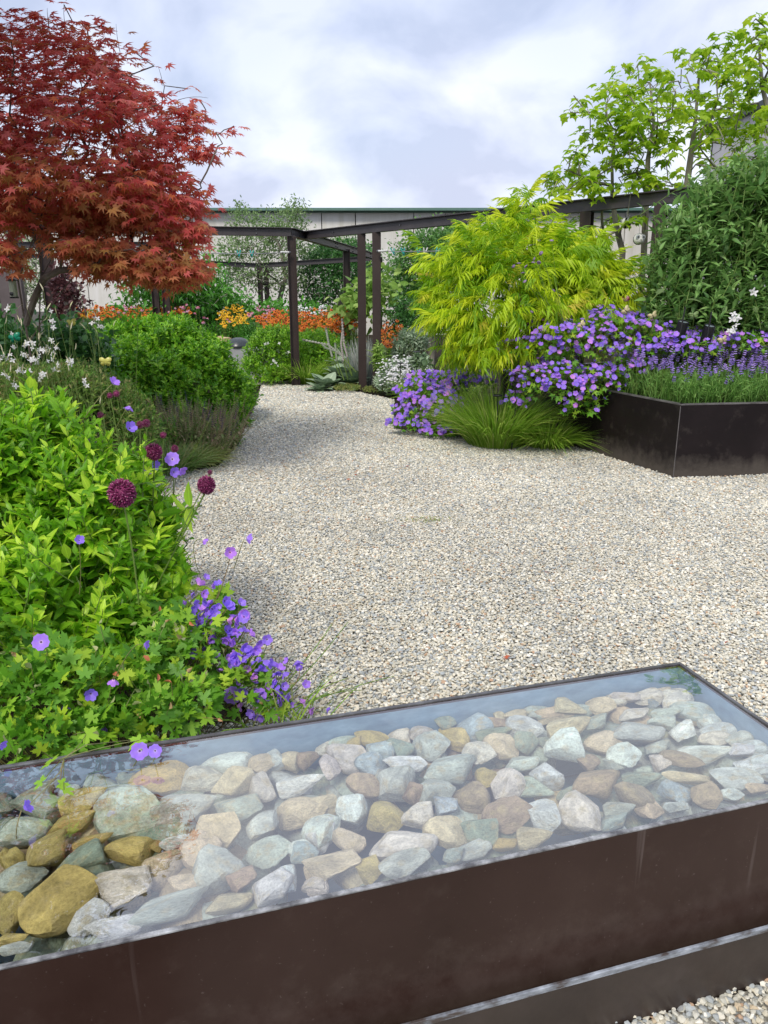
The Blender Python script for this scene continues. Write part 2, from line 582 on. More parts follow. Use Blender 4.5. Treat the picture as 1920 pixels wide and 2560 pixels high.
def blades(parent, A, D, L, w, mat, curl=.5, m=6, name='blade', kind='stuff', face=None):
    """flat curved grass blades: base A, direction D, length L"""
    K = len(A)
    t = np.linspace(0, 1, m)
    D = nrm(D); L = np.asarray(L)
    hor = D.copy(); hor[:, 2] = 0; hor = nrm(hor + rng.normal(size=(K, 3)) * .05 * np.array([1, 1, 0]))
    cu = curl * rng.uniform(.3, 1.4, K)
    P = A[:, None] + D[:, None] * (t * 1.0)[None, :, None] * L[:, None, None]
    P = P + hor[:, None] * (t ** 2)[None, :, None] * (L * cu * .5)[:, None, None]
    P[:, :, 2] -= (t ** 2.2)[None, :] * (L * cu * .55)[:, None]
    P[:, :, 2] = np.maximum(P[:, :, 2], A[:, 2:3] * 0 + A[:, 2].min() - .5)
    side = nrm(np.cross(D, hor + np.array([0, 0, .01])))
    side = nrm(side + rng.normal(size=(K, 3)) * .3)
    ww = (w * np.sin(np.clip(t * 2.6 + .5, 0, math.pi)) + w * .08)[None, :, None]
    V = np.stack([P - side[:, None] * ww, P + side[:, None] * ww], 2).reshape(-1, 3)
    base = (np.arange(K) * m * 2)[:, None] + (np.arange(m - 1) * 2)[None, :]
    q = np.stack([base, base + 1, base + 3, base + 2], -1).reshape(-1, 4)
    U = np.zeros((len(V), 3)); U[:, 0] = 1; U[:, 1] = np.tile(np.repeat(t, 2), K)
    return mesh_np(name, V, q, mat, parent, {'v': np.repeat(rng.random(K), m * 2), 'uvw': U}, kind=kind), P[:, -1]


def tree_wood(parent, trunks, tips, mat, r_tip=.004, step=.22, up=.25, power=.46, thick=.018, r_base=None, sides=7, wig=.05):
    """limbs grown from given trunk lines to every tip"""
    pos, par = [], []
    for line in trunks:
        line = [np.array(p, float) for p in line]
        prev = -1
        for i in range(len(line) - 1):
            k = max(1, int(np.linalg.norm(line[i + 1] - line[i]) / step))
            for j in range(k):
                if prev == -1 and pos:
                    dd = [np.linalg.norm(q - line[0]) for q in pos]
                    if min(dd) < .06:
                        prev = int(np.argmin(dd)); continue
                pos.append(line[i] + (line[i + 1] - line[i]) * j / k); par.append(prev); prev = len(pos) - 1
        pos.append(line[-1]); par.append(prev)
    T = np.array(tips)
    d0 = np.array([min(np.linalg.norm(t - p) for p in pos) for t in T])
    plen = []
    for i in range(len(pos)):
        plen.append(0 if par[i] < 0 else plen[par[i]] + np.linalg.norm(pos[i] - pos[par[i]]))
    for i in np.argsort(d0):
        t = T[i]
        A = np.array(pos); dv = t - A; dist = np.linalg.norm(dv, axis=1)
        cost = dist * (1 + .7 * np.clip(-dv[:, 2] / np.maximum(dist, 1e-6), 0, 1)) + .18 * np.array(plen)
        s_ = int(np.argmin(cost)); p0 = pos[s_]
        dprev = p0 - pos[par[s_]] if par[s_] >= 0 else np.array([0, 0, 1.0])
        dprev = dprev / max(np.linalg.norm(dprev), 1e-6)
        L = dist[s_]; c = p0 + dprev * L * .3 + np.array([0, 0, up * L * .5])
        n = max(2, int(L / step)); prev = s_
        for k in range(1, n + 1):
            u = k / n
            q = p0 * (1 - u) ** 2 + c * 2 * u * (1 - u) + t * u * u
            if k < n: q = q + rng.normal(size=3) * wig * step
            pos.append(q); par.append(prev); plen.append(plen[prev] + np.linalg.norm(q - pos[prev])); prev = len(pos) - 1
    n = len(pos); cnt = np.zeros(n); ch = [[] for _ in range(n)]
    for i in range(n):
        if par[i] >= 0: ch[par[i]].append(i)
    for i in range(n - 1, -1, -1):
        if not ch[i]: cnt[i] = max(cnt[i], 1)
    order = sorted(range(n), key=lambda i: -plen[i])
    for i in order:
        if par[i] >= 0: cnt[par[i]] += cnt[i]
    rad = r_tip * cnt ** power
    if r_base: rad *= 1 + (r_base / rad.max() - 1) * (rad / rad.max())
    big, small = MB(), MB()
    done = np.zeros(n, bool)
    for i in range(n):
        for c in ch[i]:
            if done[c]: continue
            main = max(ch[i], key=lambda k: cnt[k])
            if c == main and par[i] >= 0: continue
            line = [i, c]; done[c] = True
            while ch[line[-1]]:
                nx = max(ch[line[-1]], key=lambda k: cnt[k]); line.append(nx); done[nx] = True
            rr = rad[line].copy(); rr[0] = rr[1] if par[i] >= 0 else rr[0]
            pts = np.array([pos[k] for k in line])
            cut = next((k for k in range(len(rr)) if rr[k] < thick), len(rr))
            if cut >= 2:
                big.tube(pts[:cut], rr[:cut], sides)
            if cut < len(rr):
                a = max(0, cut - 1)
                small.tube(pts[a:], rr[a:], 4, cap=False)
    if big.v: big.build('trunk', mat, parent)
    if small.v: small.build('twigs', mat, parent, kind='stuff')
    return np.array(pos), par

# ------------------------------------------------------------------ shared materials
M_STEEL = surf('brown_steel', [(.3, (.026, .016, .014)), (.55, (.034, .021, .018)), (.8, (.042, .028, .024))], scale=3, rough=.5, bump=.08, bscale=60, spec=.45)
M_BEAM = surf('sky_sheen_steel', [(.3, (.040, .035, .037)), (.6, (.052, .046, .048)), (.85, (.070, .060, .060))], scale=4, rough=.45, bump=.08, bscale=50, spec=.5)  # beams paler than the posts: sky reflection put into the colour
M_BOLT = surf('bolt_metal', [(.3, (.12, .12, .13)), (.7, (.2, .2, .21))], rough=.4, metal=.6, bump=.05)
M_SOIL = surf('soil', [(.3, (.018, .014, .010)), (.6, (.035, .028, .018)), (.8, (.06, .05, .03))], scale=12, rough=.95, bump=.9, bscale=35, spec=.1, bdist=.02)
M_UNDER = surf('gravel_bed', [(.3, (.20, .195, .17)), (.5, (.36, .35, .31)), (.75, (.52, .50, .45))], scale=90, rough=.95, bump=.9, bscale=90, spec=.1, bdist=.01)
M_BARK = surf('maple_bark', [(.3, (.075, .06, .048)), (.5, (.15, .125, .10)), (.7, (.26, .23, .19))], scale=6, rough=.9, bump=.7, bscale=30, stretch=(1, 1, .3), spec=.15, bdist=.01)
M_BARKG = surf('grey_bark', [(.3, (.14, .13, .11)), (.5, (.24, .22, .18)), (.7, (.36, .34, .28))], scale=8, rough=.9, bump=.5, bscale=30, stretch=(1, 1, .4), spec=.15)
M_TWIG = surf('brown_twigs', [(.3, (.06, .045, .03)), (.7, (.13, .1, .07))], scale=8, rough=.9, bump=.3, spec=.1)
M_BLACK = surf('black_metal', [(.3, (.008, .008, .009)), (.7, (.016, .016, .018))], rough=.4, bump=.05, spec=.5)
M_STEM = leaf_mat('green_stem', [(0, (.10, .17, .03)), (1, (.20, .30, .07))], trans=.1, rib=0)
M_STEMR = leaf_mat('ruddy_stem', [(0, (.16, .17, .05)), (.6, (.28, .30, .12)), (1, (.30, .16, .09))], trans=.1, rib=0)

# ------------------------------------------------------------------ ground, beds and gravel court
def g2(px, py): return tuple(gp(px, py)[:2])


COURT = [(-.15, .35), (-.35, 1.0), (-2.2, 1.0), (-2.2, 1.35), g2(330, 1850), g2(640, 1800), g2(520, 1650), g2(430, 1430), g2(370, 1290), g2(390, 1190), g2(545, 1168), g2(600, 1105),
         g2(640, 1010), g2(655, 962), (-3.2, 13.6), (-3.4, 14.4), g2(700, 940), g2(790, 950), g2(830, 972), g2(905, 982), g2(985, 1000), g2(985, 1072), g2(1130, 1092), g2(1290, 1113),
         g2(1440, 1117), g2(1683, 1195), g2(1920, 1187), (5.0, 6.75), (5.2, .35)]


def inside(P, poly):
    x, y = P[:, 0], P[:, 1]; c = np.zeros(len(P), bool)
    n = len(poly)
    for i in range(n):
        x1, y1 = poly[i]; x2, y2 = poly[(i + 1) % n]
        if y1 == y2: continue
        cond = ((y1 > y) != (y2 > y)) & (x < (x2 - x1) * (y - y1) / (y2 - y1) + x1)
        c ^= cond
    return c


gx, gy = np.meshgrid(np.concatenate([[-900, -300, -90, -30], np.linspace(-14, 14, 57), [30, 90, 300, 900]]),
                     np.concatenate([[-300, -60, -15, -4], np.linspace(-1, 32, 67), [60, 150, 400, 1200]]))
gz = -.03 + 0 * gx
GV = np.stack([gx, gy, gz], -1).reshape(-1, 3)
nx_, ny_ = gx.shape[1], gx.shape[0]
ii = (np.arange(ny_ - 1)[:, None] * nx_ + np.arange(nx_ - 1)[None]).reshape(-1)
o = mesh_np('ground', GV, np.stack([ii, ii + 1, ii + nx_ + 1, ii + nx_], 1), M_SOIL)
tag(o, kind='structure')

mb = MB(); mb.add([(p[0], p[1], -.008) for p in COURT], [tuple(range(len(COURT)))])
o = mb.build('gravel_court_base', M_UNDER); tag(o, kind='structure')

# gravel stones: real stones scattered over the court
stone_col = bpy.data.collections.new('gravel_stones')
mg, gn, gl = new_mat('gravel')
go_ = gn.new('ShaderNodeOutputMaterial'); gpn = gn.new('ShaderNodeBsdfPrincipled'); gl.new(gpn.outputs[0], go_.inputs[0])
goi = gn.new('ShaderNodeObjectInfo')
gr = ramp(gn, [(0, (.60, .58, .49)), (.16, (.47, .46, .39)), (.28, (.70, .65, .52)), (.40, (.35, .37, .36)), (.50, (.55, .51, .40)), (.58, (.80, .77, .67)),
               (.68, (.40, .43, .43)), (.78, (.52, .51, .44)), (.86, (.52, .43, .30)), (.90, (.68, .65, .55)), (.955, (.30, .31, .31)), (.98, (.48, .33, .22))], 'CONSTANT')
gl.new(goi.outputs['Random'], gr.inputs[0])
gt = gn.new('ShaderNodeTexCoord')
gno = N(gn, 'ShaderNodeTexNoise', i_Scale=2.2, i_Detail=4.0); gl.new(gt.outputs['Object'], gno.inputs['Vector'])
gmr = N(gn, 'ShaderNodeMapRange'); gmr.inputs['To Min'].default_value = .82; gmr.inputs['To Max'].default_value = 1.28; gl.new(gno.outputs['Fac'], gmr.inputs[0])
gn2 = N(gn, 'ShaderNodeTexNoise', i_Scale=.9, i_Detail=3.0); gl.new(goi.outputs['Location'], gn2.inputs['Vector'])
gm2 = N(gn, 'ShaderNodeMapRange'); gm2.inputs['From Min'].default_value = .3; gm2.inputs['From Max'].default_value = .7; gm2.inputs['To Min'].default_value = .84; gm2.inputs['To Max'].default_value = 1.06; gl.new(gn2.outputs['Fac'], gm2.inputs[0])
gmm = N(gn, 'ShaderNodeMath', operation='MULTIPLY'); gl.new(gmr.outputs[0], gmm.inputs[0]); gl.new(gm2.outputs[0], gmm.inputs[1])
gvs = N(gn, 'ShaderNodeVectorMath', operation='SCALE'); gl.new(gr.outputs[0], gvs.inputs[0]); gl.new(gmm.outputs[0], gvs.inputs['Scale'])
gl.new(gvs.outputs[0], gpn.inputs['Base Color']); gpn.inputs['Roughness'].default_value = .8; gpn.inputs['Specular IOR Level'].default_value = .25


def rock_mesh(name, seed, sub, ncut, cut=(.55, .85), noise=.04, squash=1.0):
    rr = np.random.default_rng(seed)
    bm = bmesh.new(); bmesh.ops.create_icosphere(bm, subdivisions=sub, radius=1.0)
    P = np.array([v.co[:] for v in bm.verts])
    for _ in range(ncut):
        n = nrm(rr.normal(size=3)); d = rr.uniform(*cut)
        over = np.maximum(P @ n - d, 0)
        P -= over[:, None] * n[None] * .97
    if noise:
        ph = rr.uniform(0, 6, 9)
        f = (np.sin(P[:, 0] * 3.1 + ph[0]) * np.cos(P[:, 1] * 3.7 + ph[1]) + .6 * np.sin(P[:, 2] * 6.3 + ph[2] + P[:, 0] * 4) * np.cos(P[:, 1] * 7 + ph[3])
             + .35 * np.sin(P[:, 0] * 14 + ph[4]) * np.sin(P[:, 1] * 13 + ph[5]) * np.sin(P[:, 2] * 15 + ph[6]))
        P *= (1 + noise * f)[:, None]
    ext = (P.max(0) - P.min(0)) / 2; P = (P - (P.max(0) + P.min(0)) / 2) / ext
    for v, p in zip(bm.verts, P): v.co = p
    me = bpy.data.meshes.new(name); bm.to_mesh(me); bm.free()
    return me


for k in range(9):
    me = rock_mesh('gravel_stone', 100 + k, 1, 7, (.45, .8), 0)
    me.materials.append(mg)
    so = bpy.data.objects.new('gravel_stone', me); stone_col.objects.link(so)

TU = np.array([math.cos(R(16.4)), math.sin(R(16.4))]); TN = np.array([-TU[1], TU[0]])


def tank_uv(P): return P[..., 0] * TU[0] + P[..., 1] * TU[1], P[..., 0] * TN[0] + P[..., 1] * TN[1]


TANK_U0, TANK_U1, TANK_N0, TANK_N1, TANK_H = -1.75, 1.423, 1.128, 1.735, .45


def scatter_gravel():
    out = []
    for (y0, y1, sp) in ((.35, 5.2, .0118), (5.2, 8.6, .0148), (8.6, 14.6, .020)):
        for layer in (0, 1):
            s_ = sp * (1 if layer == 0 else 1.35)
            xs = np.arange(-3.6, 5.0, s_); ys = np.arange(y0, y1, s_)
            X, Y = np.meshgrid(xs, ys)
            P = np.stack([X.ravel(), Y.ravel()], 1) + rng.uniform(-.55, .55, (X.size, 2)) * s_
            P = P[(np.abs(P[:, 0]) < .52 * P[:, 1] + 1.5)]
            P = P[inside(P, COURT)]
            u, n = tank_uv(P)
            P = P[~((u < TANK_U1 + .03) & (n > TANK_N0 - .03) & (n < TANK_N1 + .03))]
            size = rng.uniform(.62, 1.12, len(P)) * sp * .66 * np.where(rng.random(len(P)) < .06, 1.35, 1)
            und = .006 * np.sin(P[:, 0] * 2.3 + 1) * np.sin(P[:, 1] * 1.9) + .004 * np.sin(P[:, 0] * 7.1) * np.cos(P[:, 1] * 5.3)
            z = und + (rng.uniform(-.004, .004, len(P)) if layer == 0 else rng.uniform(.004, .011, len(P)))
            out.append(np.column_stack([P, z, size]))
    return np.concatenate(out)


GP = scatter_gravel()
K = len(GP)
gm = bpy.data.meshes.new('gravel_stones')
gm.vertices.add(K); gm.vertices.foreach_set('co', GP[:, :3].astype(np.float32).ravel())
a = gm.attributes.new('rot', 'FLOAT_VECTOR', 'POINT'); a.data.foreach_set('vector', (rng.random((K, 3)) * np.array([.9, .9, 6.28]) - np.array([.45, .45, 0])).astype(np.float32).ravel())
sz = GP[:, 3:4] * np.stack([rng.uniform(.9, 1.35, K), rng.uniform(.7, 1.0, K), rng.uniform(.4, .7, K)], 1)
a = gm.attributes.new('scl', 'FLOAT_VECTOR', 'POINT'); a.data.foreach_set('vector', sz.astype(np.float32).ravel())
a = gm.attributes.new('idx', 'INT', 'POINT'); a.data.foreach_set('value', rng.integers(0, 9, K).astype(np.int32))
go = link('gravel', gm); tag(go, 'loose pale grey and tan angular gravel covering the court between the beds', 'gravel', kind='stuff')
ng = bpy.data.node_groups.new('scatter_stones', 'GeometryNodeTree')
ng.interface.new_socket('Geometry', in_out='INPUT', socket_type='NodeSocketGeometry')
ng.interface.new_socket('Geometry', in_out='OUTPUT', socket_type='NodeSocketGeometry')
gi = ng.nodes.new('NodeGroupInput'); gout = ng.nodes.new('NodeGroupOutput')
iop = ng.nodes.new('GeometryNodeInstanceOnPoints'); ci = ng.nodes.new('GeometryNodeCollectionInfo')
ci.inputs['Collection'].default_value = stone_col; ci.inputs['Separate Children'].default_value = True; ci.inputs['Reset Children'].default_value = True
ng.links.new(gi.outputs[0], iop.inputs['Points']); ng.links.new(ci.outputs[0], iop.inputs['Instance'])
iop.inputs['Pick Instance'].default_value = True
for nm, ty, so_ in (('idx', 'INT', 'Instance Index'), ('rot', 'FLOAT_VECTOR', 'Rotation'), ('scl', 'FLOAT_VECTOR', 'Scale')):
    na = ng.nodes.new('GeometryNodeInputNamedAttribute'); na.data_type = ty; na.inputs['Name'].default_value = nm
    ng.links.new(na.outputs['Attribute'], iop.inputs[so_])
ng.links.new(iop.outputs[0], gout.inputs[0])
go.modifiers.new('scatter', 'NODES').node_group = ng

# thin steel edging between beds and gravel
def edging(pts, label, h=.012):
    m = MB()
    for p, q in zip(pts[:-1], pts[1:]):
        d = np.array(q) - np.array(p); L = np.linalg.norm(d); c = (np.array(p) + np.array(q)) / 2
        m.box((c[0], c[1], h / 2 - .03), (L, .006, h + .06), math.atan2(d[1], d[0]))
    return tag(m.build('bed_edging', M_STEEL), label, 'edging', 'steel strips edging the beds')


edging(COURT[20:25], 'thin grey steel strip edging the grass bed left of the planter')
edging(COURT[8:13], 'thin steel strip curving along the left bed beside the sage and shrub')

# ------------------------------------------------------------------ warehouse and neighbouring building
def wall_mat(name, stops, sc_=.35):
    m, n, l = new_mat(name)
    out = n.new('ShaderNodeOutputMaterial'); p = n.new('ShaderNodeBsdfPrincipled'); l.new(p.outputs[0], out.inputs[0])
    t = n.new('ShaderNodeTexCoord')
    a_ = N(n, 'ShaderNodeTexNoise', i_Scale=sc_, i_Detail=6.0, i_Roughness=0.65); l.new(t.outputs['Object'], a_.inputs['Vector'])
    mp = n.new('ShaderNodeMapping'); mp.inputs['Scale'].default_value = (3.0, 3.0, .22); l.new(t.outputs['Object'], mp.inputs[0])
    s_ = N(n, 'ShaderNodeTexNoise', i_Scale=1.0, i_Detail=5.0, i_Roughness=0.6); l.new(mp.outputs[0], s_.inputs['Vector'])
    ad = N(n, 'ShaderNodeMath', operation='MULTIPLY_ADD'); l.new(s_.outputs['Fac'], ad.inputs[0]); ad.inputs[1].default_value = .55
    hm = N(n, 'ShaderNodeMath', operation='MULTIPLY'); l.new(a_.outputs['Fac'], hm.inputs[0]); hm.inputs[1].default_value = .45
    l.new(hm.outputs[0], ad.inputs[2])
    r = ramp(n, stops); l.new(ad.outputs[0], r.inputs[0]); l.new(r.outputs[0], p.inputs['Base Color'])
    p.inputs['Roughness'].default_value = .9; p.inputs['Specular IOR Level'].default_value = .15
    return m


M_PANEL = wall_mat('concrete_panel', [(.30, (.46, .44, .37)), (.44, (.60, .59, .54)), (.56, (.68, .67, .64)), (.72, (.76, .75, .74))])
M_PANEL2 = wall_mat('pale_panel', [(.3, (.46, .46, .48)), (.6, (.52, .52, .54)), (.8, (.58, .58, .59))])
M_CAP = surf('green_flashing', [(.3, (.08, .17, .14)), (.7, (.11, .21, .17))], rough=.45, bump=.05)
M_CAPD = surf('dark_flashing', [(.3, (.02, .035, .03)), (.7, (.035, .05, .045))], rough=.5, bump=.05)
M_JOINT = surf('dark_core', [(.3, (.05, .05, .045)), (.7, (.09, .09, .08))], rough=.95, spec=.05)  # dark core, seen in the gaps between wall panels
M_DARKW = surf('dark_rail', [(.3, (.09, .09, .085)), (.7, (.16, .16, .15))], rough=.8)

YW = 30.0
ztop = at(900, 527, YW)[2]
zmid = at(200, 681, YW)[2]
wh = thing('warehouse', 'long pale concrete panel warehouse with green roof trim behind the garden', 'building', (0, YW, 0))
m = MB(); m.box((-1, YW + 4.2, ztop / 2 - .02), (60, 8, ztop)); m.build('core', M_JOINT, wh)
jx = [-1500, -1150, -800, -450, -120, 208, 495, 805, 889, 1034, 1113, 1330, 1560, 1790, 2000, 2300, 2600]
wx = [at(x, 600, YW)[0] for x in jx]
for a_, b_ in zip(wx[:-1], wx[1:]):
    for z0, z1 in ((-.1, zmid - .012), (zmid + .012, ztop - .02)):
        m = MB(); g_ = .035
        m.box(((a_ + b_) / 2, YW + .09, (z0 + z1) / 2), (b_ - a_ - g_, .18, z1 - z0))
        pn = m.build('wall_panel', M_PANEL, wh)
m = MB()
m.extrude([(-.03, 0), (-.03, .075), (.35, .09), (.35, 0)], (wx[0], YW, ztop - .02), (wx[-1], YW, ztop - .02)); m.build('roof_trim', M_CAP, wh)
m = MB(); m.box(((wx[0] + wx[-1]) / 2, YW - .03, ztop - .045), (wx[-1] - wx[0], .05, .05)); m.build('drip_edge', M_CAP, wh)
o = MB(); o.box((-9, YW - .9, .42), (16, .14, .84)); ob = o.build('low_wall', M_DARKW); tag(ob, 'low dark grey wall along the foot of the warehouse at left', 'wall')

c1 = at(1787, 322, 26.0)
zt2 = c1[2]
c2 = gp(1914, 261, zt2)
dr = nrm(c2 - c1)
nb = thing('storage_building', 'pale grey building with dark sloping roofline behind the lime green trees', 'building', (c1[0], c1[1], 0))
for k in range(5):
    p = c1 + dr * (k * 2.35); q = c1 + dr * (k * 2.35 + 2.33)
    per = np.array([-dr[1], dr[0], 0])
    m = MB(); m.prism([p[:2], q[:2], (q - per * .25 * -1)[:2], (p - per * .25 * -1)[:2]], 0, zt2 - .06); m.build('wall_panel', M_PANEL2, nb)
m = MB(); m.extrude([(-.2, -.07), (-.2, .09), (.15, .09), (.15, -.07)], c1, c1 + dr * 12); m.build('roof_trim', M_CAPD, nb)
m = MB(); p = c1; q = c1 + np.array([8, 3.5, 0]); 
m.prism([p[:2] + np.array([.03, .2]), q[:2] + np.array([0, .2]), q[:2] + np.array([0, 6]), (c1 + dr * 12)[:2] + np.array([6, 0]), (c1 + dr * 12)[:2] + np.array([.5, 0])], 0, zt2 - .1); m.build('core', M_JOINT, nb)

# dark steel screen behind the maple at the left edge
a_, b_ = at(-60, 690, 9.5), at(54, 690, 9.5)
scr = thing('steel_screen', 'mauve brown steel privacy screen standing behind the maple at far left', 'screen', (a_[0], 9.5, 0))
M_SCR = surf('mauve_steel', [(.3, (.085, .068, .068)), (.7, (.12, .098, .098))], rough=.55, bump=.05)
xs = [a_[0] - 1.3, a_[0] - .45, at(8, 800, 9.5)[0], b_[0]]
for p, q in zip(xs[:-1], xs[1:]):
    m = MB(); m.box(((p + q) / 2, 9.5, at(0, 672, 9.5)[2] / 2), (q - p - .012, .05, at(0, 672, 9.5)[2])); m.build('panel', M_SCR, scr, bevel=.004)

# ------------------------------------------------------------------ pergola
ZB = 2.43
pg = thing('pergola', 'dark brown steel pergola of paired posts and straight beams across the garden', 'pergola', (gp(740, 965)[0], gp(740, 965)[1], 0))


def ibeam_prof(w, h, t=.012):
    a, b = w / 2, h / 2
    return [(-a, -b), (a, -b), (a, -b + t), (t / 2, -b + t), (t / 2, b - t), (a, b - t), (a, b), (-a, b), (-a, b - t), (-t / 2, b - t), (-t / 2, -b + t), (-a, -b + t)]


def beam(p, q, w=.11, h=.13):
    m = MB(); m.extrude(ibeam_prof(w, h), p, q); return m.build('beam', M_BEAM, pg)


def post(x, y, ang=0.0, w=.14, d=.12, ztop_=None):
    m = MB(); zt = ztop_ or ZB - .066
    t = .012
    ca, sa = math.cos(ang), math.sin(ang)
    pr = ibeam_prof(d, w, t)
    m.extrude(pr, (x, y, -.05), (x, y, zt), up=(ca, sa, 0)); return m.build('post', M_STEEL, pg)


def bolt(p, n):
    m = MB(); p = np.array(p); m.lathe([(.012, 0), (.014, .004), (.011, .014), (.004, .016)], p, 6, n); m.build('bolt', M_BOLT, pg)


Ab = gp(740, 965)
A_ = np.array([Ab[0], Ab[1], ZB])
L1 = gp(400, 575, ZB); dL = nrm(L1 - A_)
left_end = A_ + dL * 5.2
E_ = gp(986, 645, ZB)
E_ = A_ + nrm(E_ - A_) * 7.4; E_[2] = at(986, 645, E_[1])[2]
beam(A_, left_end)
beam(A_ + np.array([0, .02, 0]), E_)
dR = nrm(gp(1682, 491, ZB) - gp(908, 573, ZB))
Rb0 = gp(908, 573, ZB)
rs = Rb0 - dR * 1.75
rend = gp(1745, 484, ZB) + dR * .5
beam(rs, rend)
# back frame
K1 = at(645, 664, 21.5)
G0 = at(330, 648, 20.6)
beam(K1, G0, .11, .12)
beam(K1 + np.array([.03, -.01, 0]), E_ - nrm(E_ - A_) * .06, .11, .12)
post(Ab[0], Ab[1], R(8))
for px in (903, 940):
    t = None
    best = min(np.linspace(-.5, 9, 400), key=lambda s_: abs(project((Rb0 + dR * s_)[None])[0][0] - px - (1 if px < 920 else 2)))
    P = Rb0 + dR * best
    post(P[0], P[1], R(93) if px < 920 else R(88), .145, .125)
for px in (1470, 1656, 1722):
    best = min(np.linspace(-.5, 9, 800), key=lambda s_: abs(project((Rb0 + dR * s_)[None])[0][0] - px))
    P = Rb0 + dR * best
    post(P[0], P[1], R(60))
for px in (866, 976):
    best = min(np.linspace(0, 7.4, 600), key=lambda s_: abs(project((A_ + nrm(E_ - A_) * s_)[None])[0][0] - px))
    P = A_ + nrm(E_ - A_) * best
    post(P[0], P[1], R(8))
for px, dy in ((650, 0), (666, .1)):
    P = at(px, 700, 21.3 + dy); post(P[0], P[1], R(10), .13, ztop_=K1[2] - .06)
for px, YY in ((386, 16.4), (412, 16.4)):
    P = at(px, 700, YY); post(P[0], P[1], R(5), .14)
pL = at(399, 640, 16.4)
beam(np.array([pL[0] - 6, 16.4, ZB]), np.array([pL[0] + .35, 16.4, ZB]), .11, .12)
for px, YY, w_ in ((121, 11.6, .20), (46, 12.6, .12)):
    best = at(px, 690, YY); post(best[0], best[1], R(20), w_)
beam(np.array([at(30, 645, 15.5)[0], 15.5, ZB - .25]), np.array([at(115, 645, 15.5)[0], 15.5, ZB - .25]), .1, .08)
for s_ in (.45, .62, -.55, -2.4):
    base = A_ + (nrm(E_ - A_) * s_ if s_ > 0 else dL * -s_)
    d_ = nrm(E_ - A_) if s_ > 0 else dL
    nn = np.array([d_[1], -d_[0], 0]); nn = nn if nn[1] < 0 else -nn
    for dz in (.03, -.03): bolt(base + nn * .006 + np.array([0, 0, dz]), nn)
for s_ in (2.9, 3.05, 4.4, 6.3):
    d_ = nrm(E_ - A_); nn = np.array([d_[1], -d_[0], 0]); nn = nn if nn[1] < 0 else -nn
    for dz in (.03, -.03): bolt(A_ + d_ * s_ + nn * .006 + np.array([0, 0, dz]), nn)
for s_ in (-.8, .9, 3.2, 5.2):
    nn = np.array([dR[1], -dR[0], 0]); nn = nn if nn[1] < 0 else -nn
    bolt(Rb0 + dR * s_ + nn * .006, nn)

# ------------------------------------------------------------------ washing lines with pegs
M_WIRE = surf('galvanised_wire', [(.3, (.35, .35, .36)), (.7, (.5, .5, .5))], rough=.35, metal=.5, bump=0)
M_PEGT = surf('teal_plastic', [(.3, (.01, .30, .28)), (.7, (.02, .38, .36))], rough=.35, bump=0)
M_PEGG = surf('green_plastic', [(.3, (.02, .36, .20)), (.7, (.03, .42, .25))], rough=.35, bump=0)
M_PEGW = surf('white_plastic', [(.3, (.62, .64, .62)), (.7, (.75, .75, .74))], rough=.35, bump=0)


def wash_line(p, q, label):
    w = thing('washing_line', label, 'washing line', tuple(p), 'wires strung between pergola posts')
    t = np.linspace(0, 1, 14)[:, None]
    P = p + (q - p) * t; P[:, 2] -= (.06 * np.sin(np.pi * t[:, 0]))
    m = MB(); m.tube(P, .006, 5); m.build('wire', M_WIRE, w)
    m = MB()
    for k in range(5): m.lathe([(.004, -.02), (.016, -.012), (.016, .012), (.004, .02)], P[0] + (q - p) * (.012 * (k + 1)), 6, q - p)
    o = m.build('knot', M_PEGW, w, kind='stuff')
    m = MB(); m.lathe([(.022, 0), (.022, .03), (.01, .035)], P[0], 8, q - p); m.build('hook', M_BOLT, w)
    return P


def peg(p, mat, label, ang):
    w = thing('clothes_peg', label, 'clothes peg', tuple(p), 'pegs on the washing lines')
    for sgn in (-1, 1):
        m = MB(); d = np.array([sgn * .018 + ang * .05, 0, .05]); o_ = np.array([sgn * .008, 0, 0])
        m.extrude([(-.008, -.006), (.008, -.006), (.008, .006), (-.008, .006)], p + o_ - d * 1.1 * np.array([.6, 1, 1]), p + o_ + d, up=(0, 1, 0)); m.build('jaw', mat, w)
    m = MB(); m.tube([p + np.array([-.02, -.006, .005]), p + np.array([.02, -.006, .005])], .005, 5); m.build('spring', M_WIRE, w)


pA = at(725, 631, Ab[1] - .08); pAl = at(300, 612, 10.6)
W1 = wash_line(pA, pAl, 'pale washing wire running left from the front post to the maple')
Cb = gp(944, 957); pC = at(944, 628, 12.0); pCr = at(1460, 590, 8.6)
W2 = wash_line(pC, pCr, 'washing wire running right from the paired posts into the yellow sumac')


def on_line(W, px):
    x, _, _ = project(W); i = np.argsort(x); return np.array([np.interp(px, x[i], W[i, k]) for k in range(3)])


peg(on_line(W1, 597), M_PEGT, 'teal peg on the left washing line, further from the post', 0)
peg(on_line(W1, 629), M_PEGT, 'teal peg on the left washing line, nearer the post', .1)
peg(on_line(W2, 984), M_PEGT, 'teal peg on the right washing line, nearest the paired posts', -.4)
peg(on_line(W2, 1009), M_PEGT, 'teal peg on the right washing line, second from the posts', -.3)
peg(on_line(W2, 1046), M_PEGG, 'green peg on the right washing line between teal and white pegs', .1)
peg(on_line(W2, 1062), M_PEGW, 'white peg on the right washing line', .2)
peg(on_line(W2, 1092), M_PEGT, 'teal peg on the right washing line at the sumac', .6)

